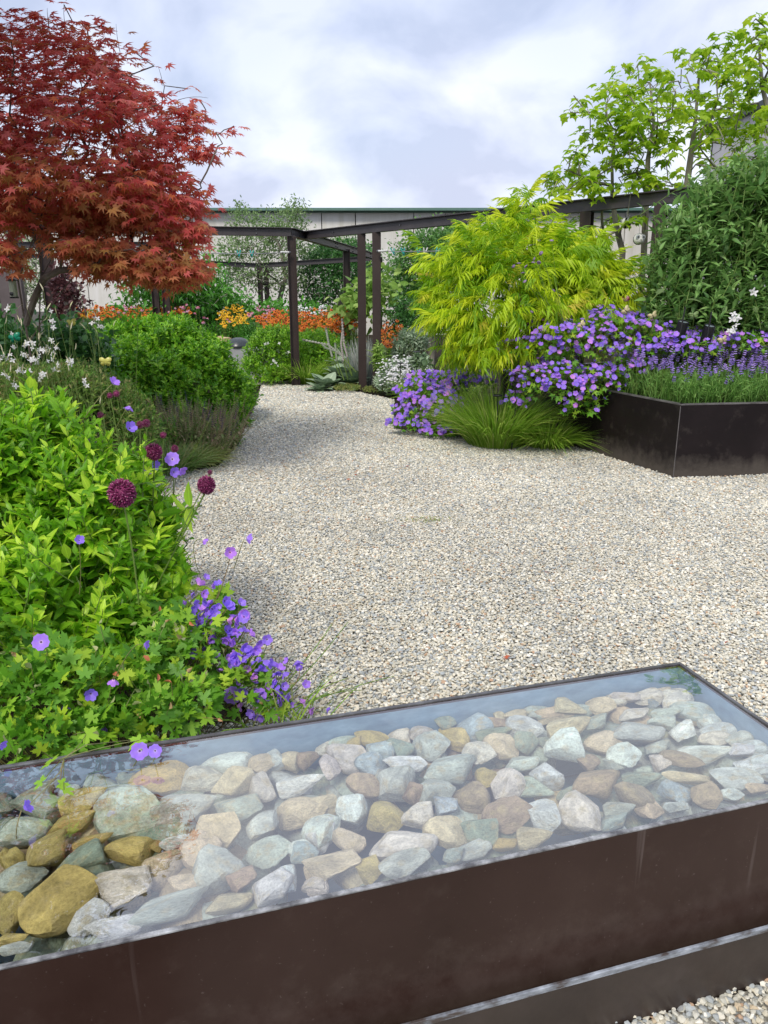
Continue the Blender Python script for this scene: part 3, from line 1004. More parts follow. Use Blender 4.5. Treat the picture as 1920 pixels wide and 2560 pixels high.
# ------------------------------------------------------------------ raised planter at the right
PC = gp(1683, 1195); PLd = nrm(gp(1440, 1117) - PC); PRd = nrm(gp(1920, 1187) - PC)
PLE = PC + PLd * 3.1; PRE = PC + PRd * 3.4
PB2 = PRE + np.array([1.0, 3.0, 0]); PB3 = PLE + np.array([2.2, 1.6, 0])
PZ = at(1700, 1010, PC[1])[2]
pl = thing('planter', 'large dark brown steel raised planter with folded rim beside the gravel', 'planter', tuple(PC))
M_PLANT = surf('planter_steel', [(.25, (.007, .0045, .005)), (.5, (.010, .0065, .007)), (.8, (.016, .011, .012))], scale=2.2, rough=.42, bump=.05, bscale=30, spec=.22)
M_RIM = surf('steel_rim', [(.3, (.06, .055, .055)), (.7, (.15, .14, .14))], scale=8, rough=.35, bump=.05, spec=.5)
poly = [PC, PRE, PB2, PB3, PLE]
cen = np.mean(poly, 0)
for i in range(5):
    p, q = poly[i], poly[(i + 1) % 5]
    d_ = nrm(q - p); inn = np.array([-d_[1], d_[0], 0]); inn = inn if inn.dot(cen - p) > 0 else -inn
    m = MB(); m.prism([p[:2], q[:2], (q + inn * .02)[:2], (p + inn * .02)[:2]], -.05, PZ - .012); m.build('side_panel', M_PLANT, pl)
    m = MB(); m.prism([(p - inn * .004)[:2], (q - inn * .004)[:2], (q + inn * .045)[:2], (p + inn * .045)[:2]], PZ - .0118, PZ); m.build('rim', M_RIM, pl, bevel=.002)
m = MB(); m.prism([(cen + (p - cen) * .97)[:2] for p in poly], .2, PZ - .06); m.build('soil', M_SOIL, pl)
m = MB(); m.tube([PC + np.array([-.003, -.004, .0]), PC + np.array([-.003, -.004, PZ - .02])], .004, 5); m.build('weld_seam', M_RIM, pl)

# ------------------------------------------------------------------ water tank with trough
def TP(u, n, z): return np.array([TU[0] * u + TN[0] * n, TU[1] * u + TN[1] * n, z])


def tank_steel():
    m, n, l = new_mat('tank_steel')
    out = n.new('ShaderNodeOutputMaterial'); p = n.new('ShaderNodeBsdfPrincipled'); l.new(p.outputs[0], out.inputs[0])
    t = n.new('ShaderNodeTexCoord')
    a_ = N(n, 'ShaderNodeTexNoise', i_Scale=3.0, i_Detail=6.0, i_Roughness=.6); l.new(t.outputs['Object'], a_.inputs['Vector'])
    r = ramp(n, [(.3, (.030, .0155, .012)), (.55, (.040, .022, .0175)), (.75, (.050, .030, .024))]); l.new(a_.outputs['Fac'], r.inputs[0])
    mp = n.new('ShaderNodeMapping'); mp.inputs['Scale'].default_value = (38, 38, 1.1); l.new(t.outputs['Object'], mp.inputs[0])
    s_ = N(n, 'ShaderNodeTexNoise', i_Scale=1.0, i_Detail=3.0); l.new(mp.outputs[0], s_.inputs['Vector'])
    sr = ramp(n, [(.64, (0, 0, 0)), (.74, (1, 1, 1))]); l.new(s_.outputs['Fac'], sr.inputs[0])
    gate = N(n, 'ShaderNodeTexNoise', i_Scale=2.2, i_Detail=2.0); l.new(t.outputs['Object'], gate.inputs['Vector'])
    gr_ = ramp(n, [(.46, (0, 0, 0)), (.62, (.8, .8, .8))]); l.new(gate.outputs['Fac'], gr_.inputs[0])
    mu = N(n, 'ShaderNodeMath', operation='MULTIPLY'); l.new(sr.outputs[0], mu.inputs[0]); l.new(gr_.outputs[0], mu.inputs[1])
    sp_ = N(n, 'ShaderNodeTexNoise', i_Scale=120.0, i_Detail=2.0); l.new(t.outputs['Object'], sp_.inputs['Vector'])
    spr = ramp(n, [(.70, (0, 0, 0)), (.76, (.35, .35, .35))]); l.new(sp_.outputs['Fac'], spr.inputs[0])
    mxx = N(n, 'ShaderNodeMath', operation='MAXIMUM'); l.new(mu.outputs[0], mxx.inputs[0]); l.new(spr.outputs[0], mxx.inputs[1])
    mi = N(n, 'ShaderNodeMixRGB'); l.new(mxx.outputs[0], mi.inputs[0]); l.new(r.outputs[0], mi.inputs[1]); mi.inputs[2].default_value = (.16, .13, .12, 1)
    l.new(mi.outputs[0], p.inputs['Base Color'])
    mr = N(n, 'ShaderNodeMapRange'); mr.inputs['To Min'].default_value = .22; mr.inputs['To Max'].default_value = .42; l.new(a_.outputs['Fac'], mr.inputs[0]); l.new(mr.outputs[0], p.inputs['Roughness'])
    b = n.new('ShaderNodeBump'); b.inputs['Strength'].default_value = .04; b.inputs['Distance'].default_value = .002; l.new(a_.outputs['Fac'], b.inputs['Height']); l.new(b.outputs[0], p.inputs['Normal'])
    p.inputs['Specular IOR Level'].default_value = .3
    return m


M_TANK = tank_steel()


def dusty(m, h, col, scale=9.0, amt=.6):
    """dried splashes and dust near the foot of a steel face"""
    n, l = m.node_tree.nodes, m.node_tree.links
    p = next(x for x in n if x.type == 'BSDF_PRINCIPLED'); src = p.inputs['Base Color'].links[0].from_socket
    g = n.new('ShaderNodeNewGeometry'); sp = n.new('ShaderNodeSeparateXYZ'); l.new(g.outputs['Position'], sp.inputs[0])
    no = N(n, 'ShaderNodeTexNoise', i_Scale=scale, i_Detail=7.0, i_Roughness=.7); l.new(g.outputs['Position'], no.inputs['Vector'])
    mr = N(n, 'ShaderNodeMapRange'); mr.inputs['From Min'].default_value = 0; mr.inputs['From Max'].default_value = h; mr.inputs['To Min'].default_value = .62; mr.inputs['To Max'].default_value = .0
    l.new(sp.outputs['Z'], mr.inputs[0]); ad = N(n, 'ShaderNodeMath', operation='ADD'); l.new(mr.outputs[0], ad.inputs[0]); l.new(no.outputs['Fac'], ad.inputs[1])
    r = ramp(n, [(.55, (0, 0, 0)), (1.0, (amt, amt, amt))]); l.new(ad.outputs[0], r.inputs[0])
    mi = n.new('ShaderNodeMixRGB'); l.new(r.outputs[0], mi.inputs[0]); l.new(src, mi.inputs[1]); mi.inputs[2].default_value = (*col, 1)
    l.new(mi.outputs[0], p.inputs['Base Color'])


dusty(M_PLANT, .22, (.11, .095, .08)); dusty(M_TANK, .30, (.13, .10, .085), 14, .35)
M_TRIM = surf('worn_rim', [(.35, (.045, .042, .042)), (.55, (.085, .085, .09)), (.68, (.16, .165, .175)), (.8, (.30, .31, .33))], scale=9, rough=.25, bump=.15, bscale=120, spec=.6)
M_WET_GLINT = surf('wet_rim_glint', [(.35, (.08, .08, .085)), (.5, (.20, .205, .21)), (.62, (.34, .35, .36)), (.75, (.56, .58, .60))], scale=26, rough=.16, bump=.2, bscale=160, spec=.7, stretch=(1, 1, 1))  # bright highlight of the wet near rim painted in as paler colour
M_INNER = surf('inner_sky_tint', [(.3, (.09, .14, .19)), (.6, (.15, .22, .28)), (.8, (.22, .29, .36))], scale=14, rough=.6, bump=.1, stretch=(1, 1, 2.5))  # mirrored blue of the sky put into the lining and floor colour
tk = thing('water_tank', 'long rectangular brown steel water tank brimming with clear water in the foreground', 'water tank', tuple(TP(0, TANK_N0, 0)))
u0, u1, n0, n1, H_ = TANK_U0, TANK_U1, TANK_N0, TANK_N1, TANK_H
th = .008


def tquad(m, ua, ub, na, nb, z0, z1): m.prism([TP(ua, na, 0)[:2], TP(ub, na, 0)[:2], TP(ub, nb, 0)[:2], TP(ua, nb, 0)[:2]], z0, z1)


for (ua, ub, na, nb) in ((u0, u1, n0, n0 + th), (u0, u1, n1 - th, n1), (u1 - th, u1, n0 + th, n1 - th), (u0, u0 + th, n0 + th, n1 - th)):
    m = MB(); tquad(m, ua, ub, na, nb, .0, H_ - .004); m.build('side_panel', M_TANK, tk)
    m = MB(); tquad(m, ua - .001, ub + .001, na - .001, nb + .001, H_ - .0038, H_ + .001); m.build('rim', M_WET_GLINT if nb == n0 + th else M_TRIM, tk, bevel=.0015)
# inner lining faces
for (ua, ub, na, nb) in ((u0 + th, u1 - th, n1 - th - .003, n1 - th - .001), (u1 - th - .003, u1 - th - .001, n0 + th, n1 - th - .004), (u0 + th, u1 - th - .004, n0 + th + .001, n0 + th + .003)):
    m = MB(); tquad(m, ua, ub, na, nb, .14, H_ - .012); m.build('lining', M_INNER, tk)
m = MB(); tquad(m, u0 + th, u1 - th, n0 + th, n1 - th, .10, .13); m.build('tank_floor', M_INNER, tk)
# trough around the tank
TG, TZ = .047, .161
tr = thing('overflow_trough', 'low brown steel overflow trough with scuffed pale edge around the tank foot', 'trough', tuple(TP(0, n0 - TG, 0)))
M_TROUGH = surf('trough_steel', [(.3, (.032, .023, .019)), (.6, (.045, .033, .028)), (.8, (.065, .050, .045))], scale=7, rough=.4, bump=.08, bscale=50)
M_SCUFF = surf('scuffed_edge', [(.38, (.07, .055, .05)), (.5, (.20, .22, .25)), (.7, (.42, .46, .52))], scale=16, rough=.3, bump=.2, bscale=90, stretch=(1, 1, 3), spec=.6)
for (ua, ub, na, nb) in ((u0 - TG, u1 + TG, n0 - TG, n0 - TG + .005), (u0 - TG, u1 + TG, n1 + TG - .005, n1 + TG), (u1 + TG - .005, u1 + TG, n0 - TG + .005, n1 + TG - .005)):
    m = MB(); tquad(m, ua, ub, na, nb, -.03, TZ - .014); m.build('side_panel', M_TROUGH, tr)
    m = MB(); tquad(m, ua - .001, ub + .001, na - .001, nb + .001, TZ - .0138, TZ); m.build('rim', M_SCUFF, tr, bevel=.0015)
m = MB(); tquad(m, u0 - TG, u1 + TG, n0 - TG, n1 + TG, -.02, .005); m.build('trough_floor', M_STEEL, tr)

# water: clear sheet that mirrors the sky by its Fresnel share, tinted faintly by depth
def water_mat():
    m, n, l = new_mat('water')
    out = n.new('ShaderNodeOutputMaterial')
    tb = n.new('ShaderNodeBsdfTransparent'); tb.inputs[0].default_value = (.93, .98, 1, 1)
    gb = n.new('ShaderNodeBsdfGlossy'); gb.inputs['Roughness'].default_value = .0; gb.inputs[0].default_value = (1, 1, 1, 1)
    fr = n.new('ShaderNodeFresnel'); fr.inputs[0].default_value = 2.9
    t = n.new('ShaderNodeTexCoord')
    a_ = N(n, 'ShaderNodeTexNoise', i_Scale=7.0, i_Detail=2.0, i_Roughness=.5, i_Distortion=.4); l.new(t.outputs['Object'], a_.inputs['Vector'])
    b = n.new('ShaderNodeBump'); b.inputs['Strength'].default_value = .35; b.inputs['Distance'].default_value = .004
    l.new(a_.outputs['Fac'], b.inputs['Height']); l.new(b.outputs[0], gb.inputs['Normal']); l.new(b.outputs[0], fr.inputs['Normal'])
    mi = n.new('ShaderNodeAddShader'); l.new(fr.outputs[0], gb.inputs[0]); l.new(tb.outputs[0], mi.inputs[0]); l.new(gb.outputs[0], mi.inputs[1])
    l.new(mi.outputs[0], out.inputs[0])
    return m


m = MB(); za_ = H_ - .003
m.add([TP(u0 + th, n0 + th, za_), TP(u1 - th, n0 + th, za_), TP(u1 - th, n1 - th, za_), TP(u0 + th, n1 - th, za_)], [(0, 1, 2, 3)])
o = m.build('water', water_mat()); tag(o, kind='structure')

# rocks under the water, placed and coloured one by one
RC = {'G': ((.53, .56, .46), 'grey green'), 'D': ((.33, .38, .27), 'dark green grey'), 'T': ((.70, .56, .35), 'tan'), 'O': ((.62, .46, .16), 'ochre'),
      'W': ((.76, .77, .69), 'pale grey'), 'P': ((.76, .67, .54), 'pinkish beige'), 'B': ((.47, .34, .21), 'brown'), 'C': ((.48, .55, .53), 'blue grey')}
RK3 = """45,490,100,140,0,D;200,455,230,90,-10,D;370,415,120,60,0,G;535,375,190,100,-5,D;660,350,100,80,0,D;650,400,90,70,0,D;840,360,300,150,-15,O;1170,290,270,130,5,W;1380,240,170,110,-35,G;1060,400,230,140,0,P;1220,430,180,160,-50,T;1360,335,150,90,0,T;1490,325,140,100,10,T;1590,310,90,110,60,B;1350,470,150,170,-30,P;1560,430,240,110,5,W;190,560,290,130,20,D;430,520,230,180,-15,O;620,460,200,70,0,G;670,600,330,260,35,G;960,560,320,210,0,G;1240,580,240,160,0,G;1560,570,250,160,-10,T;130,680,260,180,0,G;380,640,250,100,-10,O;490,730,200,90,0,O;30,810,60,120,0,O;65,840,100,130,-40,O;250,780,250,170,-35,O;660,790,260,140,10,O;800,760,80,70,0,O;430,840,280,140,-30,D;930,735,200,100,-15,W;1030,790,160,190,-50,T;1140,680,240,190,20,T;1370,660,200,150,-20,G;1400,800,250,140,0,G;1430,790,120,70,0,T;1560,790,130,100,0,W;1650,690,180,150,-40,W;120,930,240,140,-20,G;850,880,190,220,30,T;640,980,290,200,10,P;300,1050,370,280,-35,O;60,1110,140,190,0,O;1120,910,220,270,-60,G;1250,930,160,110,0,B;950,960,140,100,0,T;1430,970,220,200,80,W;70,1240,150,80,0,O;80,1290,160,80,0,W;460,1130,210,140,-20,W;870,1080,420,140,-5,G;600,1190,290,120,-15,W;1190,1050,250,110,-10,T;1640,870,130,100,0,T;1640,970,120,90,0,P"""
RK4 = """360,440,190,70,-5,G;520,425,200,90,20,O;660,400,180,110,0,P;850,430,170,90,5,P;960,350,130,80,0,D;1090,330,200,150,0,C;1240,350,160,110,20,B;1350,280,170,70,0,T;1250,280,70,60,0,T;1440,390,230,140,20,W;1530,300,190,70,0,G;1540,225,220,70,-10,T;1030,460,190,120,30,O;1270,430,240,80,0,D;1450,490,140,140,45,D;1570,490,130,60,0,D;270,520,130,80,0,P;440,500,120,90,0,O;590,540,180,130,30,C;710,520,150,120,0,D;900,520,230,150,0,G;400,590,250,170,15,P;540,630,180,130,0,C;290,640,130,130,40,P;745,625,250,110,5,W;1180,560,200,120,20,P;1310,520,200,140,15,T;490,750,200,130,20,B;670,720,210,220,-30,G;1010,650,330,180,10,G;790,780,120,150,0,B;920,770,220,140,-10,G;1240,690,170,110,-10,O;1340,760,220,190,-40,P;1430,620,230,110,0,G;1580,680,190,160,25,W;1130,820,200,170,0,B;980,870,150,120,30,C;1510,750,190,120,10,G;160,870,330,150,0,T;430,890,200,190,0,W;630,920,220,180,15,O;830,940,210,160,0,P;240,1000,260,170,-45,W;410,1070,180,150,0,T;990,1030,260,170,5,T;1360,930,320,170,0,B;1560,910,220,190,40,W;1180,1000,220,170,25,D;730,1100,420,200,0,P;1500,1040,210,130,10,T;1330,1090,160,90,0,O;1140,1125,230,90,0,G;1030,1160,150,90,0,G;140,1130,160,130,0,C;310,1220,340,150,0,T;740,1210,310,130,-5,G;530,1250,150,150,0,O;210,1340,160,100,0,P;40,1310,130,170,0,W"""
RK5 = """670,290,160,100,0,P;500,340,190,90,10,G;300,340,230,80,-5,T;480,390,190,90,5,T;300,430,190,80,0,G;880,290,190,90,10,P;810,340,210,90,0,P;1010,250,160,60,10,G;1170,280,220,110,30,P;1040,310,120,60,0,T;980,365,120,80,0,C;1130,375,200,130,15,P;670,400,170,110,20,T;860,440,200,80,0,P;1060,430,200,80,10,G;1340,410,260,110,15,G;640,490,180,90,0,G;470,520,270,160,0,T;880,550,340,150,10,G;1040,495,180,90,15,G;1160,545,220,120,-20,W;1240,460,130,90,0,T;1370,500,150,110,20,W;1510,530,210,110,10,W;1360,590,220,90,10,P;690,620,230,120,0,T;820,690,230,130,-10,W;1010,640,190,80,0,G;1280,670,320,130,15,W;1500,650,180,90,0,W;1020,730,120,110,20,P;1140,700,260,90,25,B;600,730,140,90,0,B;640,850,310,170,15,B;910,820,240,110,15,D;760,740,160,80,20,G;1180,820,320,90,10,T;1560,750,190,110,10,W;1470,830,330,130,10,W;1110,900,170,140,0,C;880,930,220,160,0,B;510,920,210,80,0,D;1290,920,160,140,20,B;570,1030,260,220,-30,P;770,1000,190,110,10,G;960,1010,170,120,15,T;1110,990,170,90,0,G;1590,880,170,90,0,T;750,1080,200,80,0,G;1450,920,170,70,0,W;1620,630,80,80,0,G;460,640,240,200,0,W;1700,700,200,100,5,W;1730,800,220,110,5,G;1760,600,200,90,10,W;1640,560,160,80,0,G"""


def rock_mat():
    m, n, l = new_mat('pool_rock')
    out = n.new('ShaderNodeOutputMaterial'); p = n.new('ShaderNodeBsdfPrincipled'); l.new(p.outputs[0], out.inputs[0])
    oi = n.new('ShaderNodeObjectInfo'); t = n.new('ShaderNodeTexCoord')
    ad = N(n, 'ShaderNodeVectorMath', operation='ADD'); l.new(t.outputs['Object'], ad.inputs[0])
    vs = N(n, 'ShaderNodeVectorMath', operation='SCALE'); vs.inputs[0].default_value = (17, 31, 23); l.new(oi.outputs['Random'], vs.inputs['Scale']); l.new(vs.outputs[0], ad.inputs[1])
    a_ = N(n, 'ShaderNodeTexNoise', i_Scale=1.1, i_Detail=6.0, i_Roughness=.62, i_Distortion=.6); l.new(ad.outputs[0], a_.inputs['Vector'])
    mr = N(n, 'ShaderNodeMapRange'); mr.inputs['From Min'].default_value = .3; mr.inputs['From Max'].default_value = .7; mr.inputs['To Min'].default_value = .6; mr.inputs['To Max'].default_value = 1.35
    l.new(a_.outputs['Fac'], mr.inputs[0])
    sc_ = N(n, 'ShaderNodeVectorMath', operation='SCALE'); l.new(oi.outputs['Color'], sc_.inputs[0]); l.new(mr.outputs[0], sc_.inputs['Scale'])
    b_ = N(n, 'ShaderNodeTexNoise', i_Scale=1.7, i_Detail=5.0, i_Roughness=.6); l.new(ad.outputs[0], b_.inputs['Vector'])
    rb = ramp(n, [(.50, (0, 0, 0)), (.68, (.65, .65, .65))]); l.new(b_.outputs['Fac'], rb.inputs[0])
    mi = N(n, 'ShaderNodeMixRGB'); l.new(rb.outputs[0], mi.inputs[0]); l.new(sc_.outputs[0], mi.inputs[1]); mi.inputs[2].default_value = (.38, .29, .14, 1)
    c_ = N(n, 'ShaderNodeTexNoise', i_Scale=9.0, i_Detail=7.0, i_Roughness=.7); l.new(ad.outputs[0], c_.inputs['Vector'])
    rc = ramp(n, [(.33, (.70, .70, .68)), (.5, (1, 1, 1)), (.66, (1.22, 1.22, 1.2))]); l.new(c_.outputs['Fac'], rc.inputs[0])
    mu = N(n, 'ShaderNodeMixRGB', blend_type='MULTIPLY'); mu.inputs[0].default_value = 1; l.new(mi.outputs[0], mu.inputs[1]); l.new(rc.outputs[0], mu.inputs[2])
    l.new(mu.outputs[0], p.inputs['Base Color']); p.inputs['Roughness'].default_value = .75; p.inputs['Specular IOR Level'].default_value = .2
    bp = n.new('ShaderNodeBump'); bp.inputs['Strength'].default_value = .6; bp.inputs['Distance'].default_value = .06
    hs = N(n, 'ShaderNodeMath', operation='MULTIPLY_ADD'); l.new(c_.outputs['Fac'], hs.inputs[0]); hs.inputs[1].default_value = .45; l.new(a_.outputs['Fac'], hs.inputs[2])
    l.new(hs.outputs[0], bp.inputs['Height']); l.new(bp.outputs[0], p.inputs['Normal'])
    return m


M_ROCK = rock_mat()
rocks = []
for txt, ox, oy, k_ in ((RK3, 0, 1750, 1659 / 800), (RK4, 700, 1650, 2.37), (RK5, 1220, 1600, 2.37)):
    for it in txt.split(';'):
        cx, cy, w, h, a_, c_ = it.split(',')
        cx, cy, w, h, a_ = map(float, (cx, cy, w, h, a_))
        rocks.append((ox + cx / k_, oy + cy / k_, w / k_, h / k_, a_, c_))
RM = []
for k in range(16):
    me = rock_mesh('pool_rock', 300 + k, 3, 11 + k % 4, (.42, .82), .022)
    me.polygons.foreach_set('use_smooth', np.ones(len(me.polygons), dtype=bool)); me.set_sharp_from_angle(angle=R(32))
    me.materials.append(M_ROCK); RM.append(me)
recs = []
for i, (x, y, w, h, a_, c_) in enumerate(rocks):
    zc = .385 + rng.uniform(-.015, .01)
    P = gp(x, y, zc); s_ = sc(x, y, P[1])
    rx, ry, rz = w / 2 * s_ * 1.06, h / 2 * s_ * 1.17, h / 2 * s_ * .95
    rz = min(rz, .062); zc = min(zc, .438 - rz)
    P = gp(x, y, zc)
    u, n = tank_uv(P[None]); u, n = float(u[0]), float(n[0])
    n = min(max(n, n0 + th + min(ry, .05) * .9), n1 - th - min(ry, .05) * .75); u = min(u, u1 - .02 - rx * .7)
    P = TP(u, n, zc)
    recs.append([P, (rx, ry, rz), R(16 - a_), c_, 'top'])
for i in range(165):
    u = rng.uniform(-1.3, 1.38); n = rng.uniform(n0 + .06, n1 - .05)
    if i < 34: u = -1.1 + i * .075; n = n1 - .055
    elif i < 42: u = u1 - .06; n = n0 + .05 + (i - 34) * .07
    r_ = rng.uniform(.05, .08)
    recs.append([TP(u, n, .315 + rng.uniform(-.03, .015)), (r_ * rng.uniform(.9, 1.4), r_, r_ * .7), rng.uniform(0, 6), random.choice('GGDTBDG'), 'low'])
# labels: colour, size, which row of the tank, and the place in that row
def row_of(n):
    t = (n - n0) / (n1 - n0)
    return 'by the near rim' if t < .34 else ('by the far wall' if t > .68 else 'along the middle')


groups = {}
for k, r_ in enumerate(recs):
    u, n = tank_uv(r_[0][None]); big = r_[1][0]
    sz_ = 'buried' if r_[4] == 'low' else 'large' if big > .07 else ('small' if big < .04 else 'middling')
    groups.setdefault((RC[r_[3]][1], sz_, row_of(n[0]) + (' at tank left' if u[0] < .0 else ' at tank right' if u[0] > .75 else ' at tank centre')), []).append((u[0], k))
ORD = ['leftmost', 'second from left', 'third from left', 'fourth from left', 'fifth from left', 'sixth from left', 'seventh from left', 'eighth from left', 'ninth from left', 'tenth from left',
       'eleventh from left', 'twelfth from left', 'thirteenth from left', 'fourteenth from left', 'fifteenth from left']
lab = {}
for (cn, sz_, rw), lst in groups.items():
    lst.sort()
    for j, (u, k) in enumerate(lst):
        lab[k] = f"{sz_} {cn} rock {rw}" + ('' if len(lst) == 1 else f", {ORD[j]} alike")
for r_ in recs:                                    # keep every rock inside the steel
    dlt = r_[2] - R(16.4); ex = .88 * (abs(r_[1][0] * math.sin(dlt)) + abs(r_[1][1] * math.cos(dlt))) + .004; eu = .88 * (abs(r_[1][0] * math.cos(dlt)) + abs(r_[1][1] * math.sin(dlt))) + .004
    u, n = tank_uv(r_[0][None]); r_[0] = TP(min(u[0], u1 - th - eu), min(max(n[0], n0 + th + ex), n1 - th - .004 - ex), r_[0][2])
for k, (P, S_, rot, c_, lay) in enumerate(recs):
    o = bpy.data.objects.new('rock', RM[int(rng.integers(0, 16))])
    o.location = P; o.scale = S_; o.rotation_euler = (rng.uniform(-.18, .18), rng.uniform(-.16, .16), rot if S_[0] > S_[1] * 1.15 else rot + rng.choice([0, math.pi]))
    col = np.array(RC[c_][0]) * .66 * rng.uniform(.88, 1.12) * rng.uniform(.96, 1.04, 3)
    o.color = (*col, 1)
    COL.objects.link(o)
    if lay == 'low': tag(o, lab[k], 'rock', 'rocks of the lower layer in the tank')
    else: tag(o, lab[k], 'rock', 'rocks lying in the water tank')

# ------------------------------------------------------------------ plant materials
L_FG = leaf_mat('bright_leaf', [(0, (.12, .31, .016)), (.5, (.25, .49, .022)), (.8, (.40, .62, .038)), (1, (.54, .74, .065))], trans=.42, rib=.35, rough=.42)
L_CR = leaf_mat('cranesbill_leaf', [(0, (.07, .21, .015)), (.5, (.14, .35, .022)), (.85, (.27, .48, .032)), (1, (.42, .58, .04))], trans=.32, rib=.0, rough=.5)
L_MAP = leaf_mat('maple_leaf', [(0, (.48, .075, .070)), (.22, (.64, .12, .11)), (.45, (.68, .20, .17)), (.6, (.52, .10, .090)), (.75, (.60, .20, .12)), (.86, (.42, .18, .07)), (.94, (.72, .22, .08)), (1, (.56, .08, .075))], trans=.46, rib=.0, rough=.5, tcol=1.4)
L_MAPG = leaf_mat('maple_leaf_orange', [(0, (.50, .11, .075)), (.4, (.50, .18, .08)), (.7, (.40, .22, .06)), (1, (.60, .18, .10))], trans=.46, rib=.0, rough=.5, tcol=1.4)  # orange to olive leaves of the lower crown
L_LIME = leaf_mat('lime_leaf', [(0, (.22, .38, .02)), (.5, (.32, .48, .025)), (.8, (.42, .55, .03)), (1, (.16, .33, .05))], trans=.5, rib=.25, rough=.5)
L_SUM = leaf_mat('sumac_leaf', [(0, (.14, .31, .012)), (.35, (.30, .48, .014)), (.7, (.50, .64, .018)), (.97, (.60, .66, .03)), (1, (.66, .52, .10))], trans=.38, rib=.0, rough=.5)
L_BUD = leaf_mat('grey_green_leaf', [(0, (.09, .21, .05)), (.5, (.15, .30, .08)), (.85, (.23, .40, .11)), (1, (.38, .52, .22))], trans=.25, rib=.3, rough=.5)
L_MID = leaf_mat('fresh_leaf', [(0, (.08, .24, .015)), (.5, (.15, .37, .02)), (.85, (.23, .48, .03)), (1, (.34, .58, .045))], trans=.32, rib=.2, rough=.42)
L_MND = leaf_mat('mound_leaf', [(0, (.09, .25, .015)), (.5, (.16, .38, .02)), (.9, (.25, .48, .03)), (1, (.34, .55, .05))], trans=.32, rib=.2, rough=.42)
L_DRK = leaf_mat('dark_leaf', [(0, (.035, .11, .028)), (.5, (.055, .17, .04)), (1, (.09, .24, .05))], trans=.25, rib=.2, rough=.4)
L_OLV = leaf_mat('olive_tree_leaf', [(0, (.12, .20, .07)), (.5, (.19, .30, .11)), (1, (.28, .40, .17))], trans=.3, rib=0, rough=.5)
L_FEA = leaf_mat('background_leaf', [(0, (.07, .18, .05)), (.5, (.12, .27, .065)), (1, (.19, .36, .09))], trans=.3, rib=0, rough=.5)
L_HYD = leaf_mat('glossy_leaf', [(0, (.05, .18, .02)), (.5, (.08, .27, .03)), (1, (.14, .38, .045))], trans=.3, rib=.2, rough=.35)
L_SMK = leaf_mat('purple_leaf', [(0, (.055, .022, .025)), (.5, (.10, .038, .042)), (1, (.17, .07, .07))], trans=.25, rib=.2, rough=.5)
L_PAL = leaf_mat('pale_broad_leaf', [(0, (.16, .30, .05)), (.6, (.26, .42, .08)), (1, (.40, .52, .16))], trans=.35, rib=.3, rough=.5)
L_SIL = leaf_mat('woolly_leaf', [(0, (.16, .25, .14)), (.5, (.24, .34, .21)), (1, (.34, .42, .30))], trans=.12, rib=.35, rough=.85, spec=.1)
L_WHT = leaf_mat('whitish_leaf', [(0, (.20, .30, .18)), (.5, (.32, .42, .28)), (1, (.46, .54, .40))], trans=.2, rib=.2, rough=.7, spec=.2)
L_GRS = leaf_mat('grass_blade', [(0, (.15, .30, .03)), (.5, (.24, .42, .04)), (.85, (.38, .52, .08)), (1, (.48, .50, .18))], trans=.42, rib=0, rough=.5)
L_GRD = leaf_mat('dull_grass', [(0, (.08, .18, .03)), (.6, (.15, .27, .06)), (1, (.28, .27, .12))], trans=.3, rib=0, rough=.5)
L_MEA = leaf_mat('meadow_leaf', [(0, (.09, .22, .035)), (.45, (.17, .34, .055)), (.8, (.28, .44, .09)), (1, (.34, .27, .13))], trans=.35, rib=.2, rough=.55)
L_SLG = leaf_mat('silver_grass', [(0, (.24, .29, .25)), (.5, (.36, .40, .36)), (1, (.48, .46, .42))], trans=.2, rib=0, rough=.6)
L_LAV = leaf_mat('lavender_blade', [(0, (.08, .20, .035)), (.5, (.14, .30, .05)), (1, (.22, .38, .09))], trans=.25, rib=0, rough=.6)
L_SAG = leaf_mat('sage_stem_leaf', [(0, (.20, .32, .09)), (.5, (.32, .31, .15)), (1, (.42, .28, .20))], trans=.2, rib=0, rough=.7)
L_CRP = leaf_mat('creeping_leaf', [(0, (.16, .24, .05)), (.6, (.28, .32, .08)), (1, (.38, .34, .12))], trans=.2, rib=0, rough=.7)

violet = [(0, (.10, .02, .10)), (.47, (.22, .05, .22)), (.50, (.75, .62, .85)), (.60, (.42, .26, .80)), (.80, (.36, .20, .80)), (1, (.40, .24, .86))]
F_CR = leaf_mat('violet_petal', [(0, (.72, .75, 1)), (.35, (.95, .98, 1.05)), (.65, (1.15, 1.0, 1.08)), (.88, (1.4, 1.1, 1.05)), (1, (1.7, 1.3, 1.0))], trans=.35, rib=0, rough=.55, tcol=1.2, flower=violet)
F_ORG = leaf_mat('orange_petal', [(0, (.9, .75, .8)), (.5, (1, 1, 1)), (.8, (1.05, 1.5, 1)), (1, (.75, .45, .6))], trans=.25, rib=0, rough=.6, flower=[(0, (.08, .025, .01)), (.45, (.22, .08, .01)), (.5, (.50, .085, .012)), (.8, (.62, .15, .012)), (1, (.72, .24, .015))])
F_YEL = leaf_mat('yellow_petal', [(0, (1, .9, 1)), (1, (1, 1.05, 1))], trans=.25, rib=0, rough=.6, flower=[(0, (.10, .05, .01)), (.48, (.25, .12, .01)), (.5, (.75, .36, .01)), (1, (.85, .55, .02))])
F_PNK = leaf_mat('pink_petal', [(0, (1, .9, .9)), (1, (1, 1.5, 1.3))], trans=.3, rib=0, rough=.6, flower=[(0, (.30, .07, .02)), (.48, (.42, .14, .03)), (.5, (.60, .16, .30)), (1, (.74, .32, .48))])
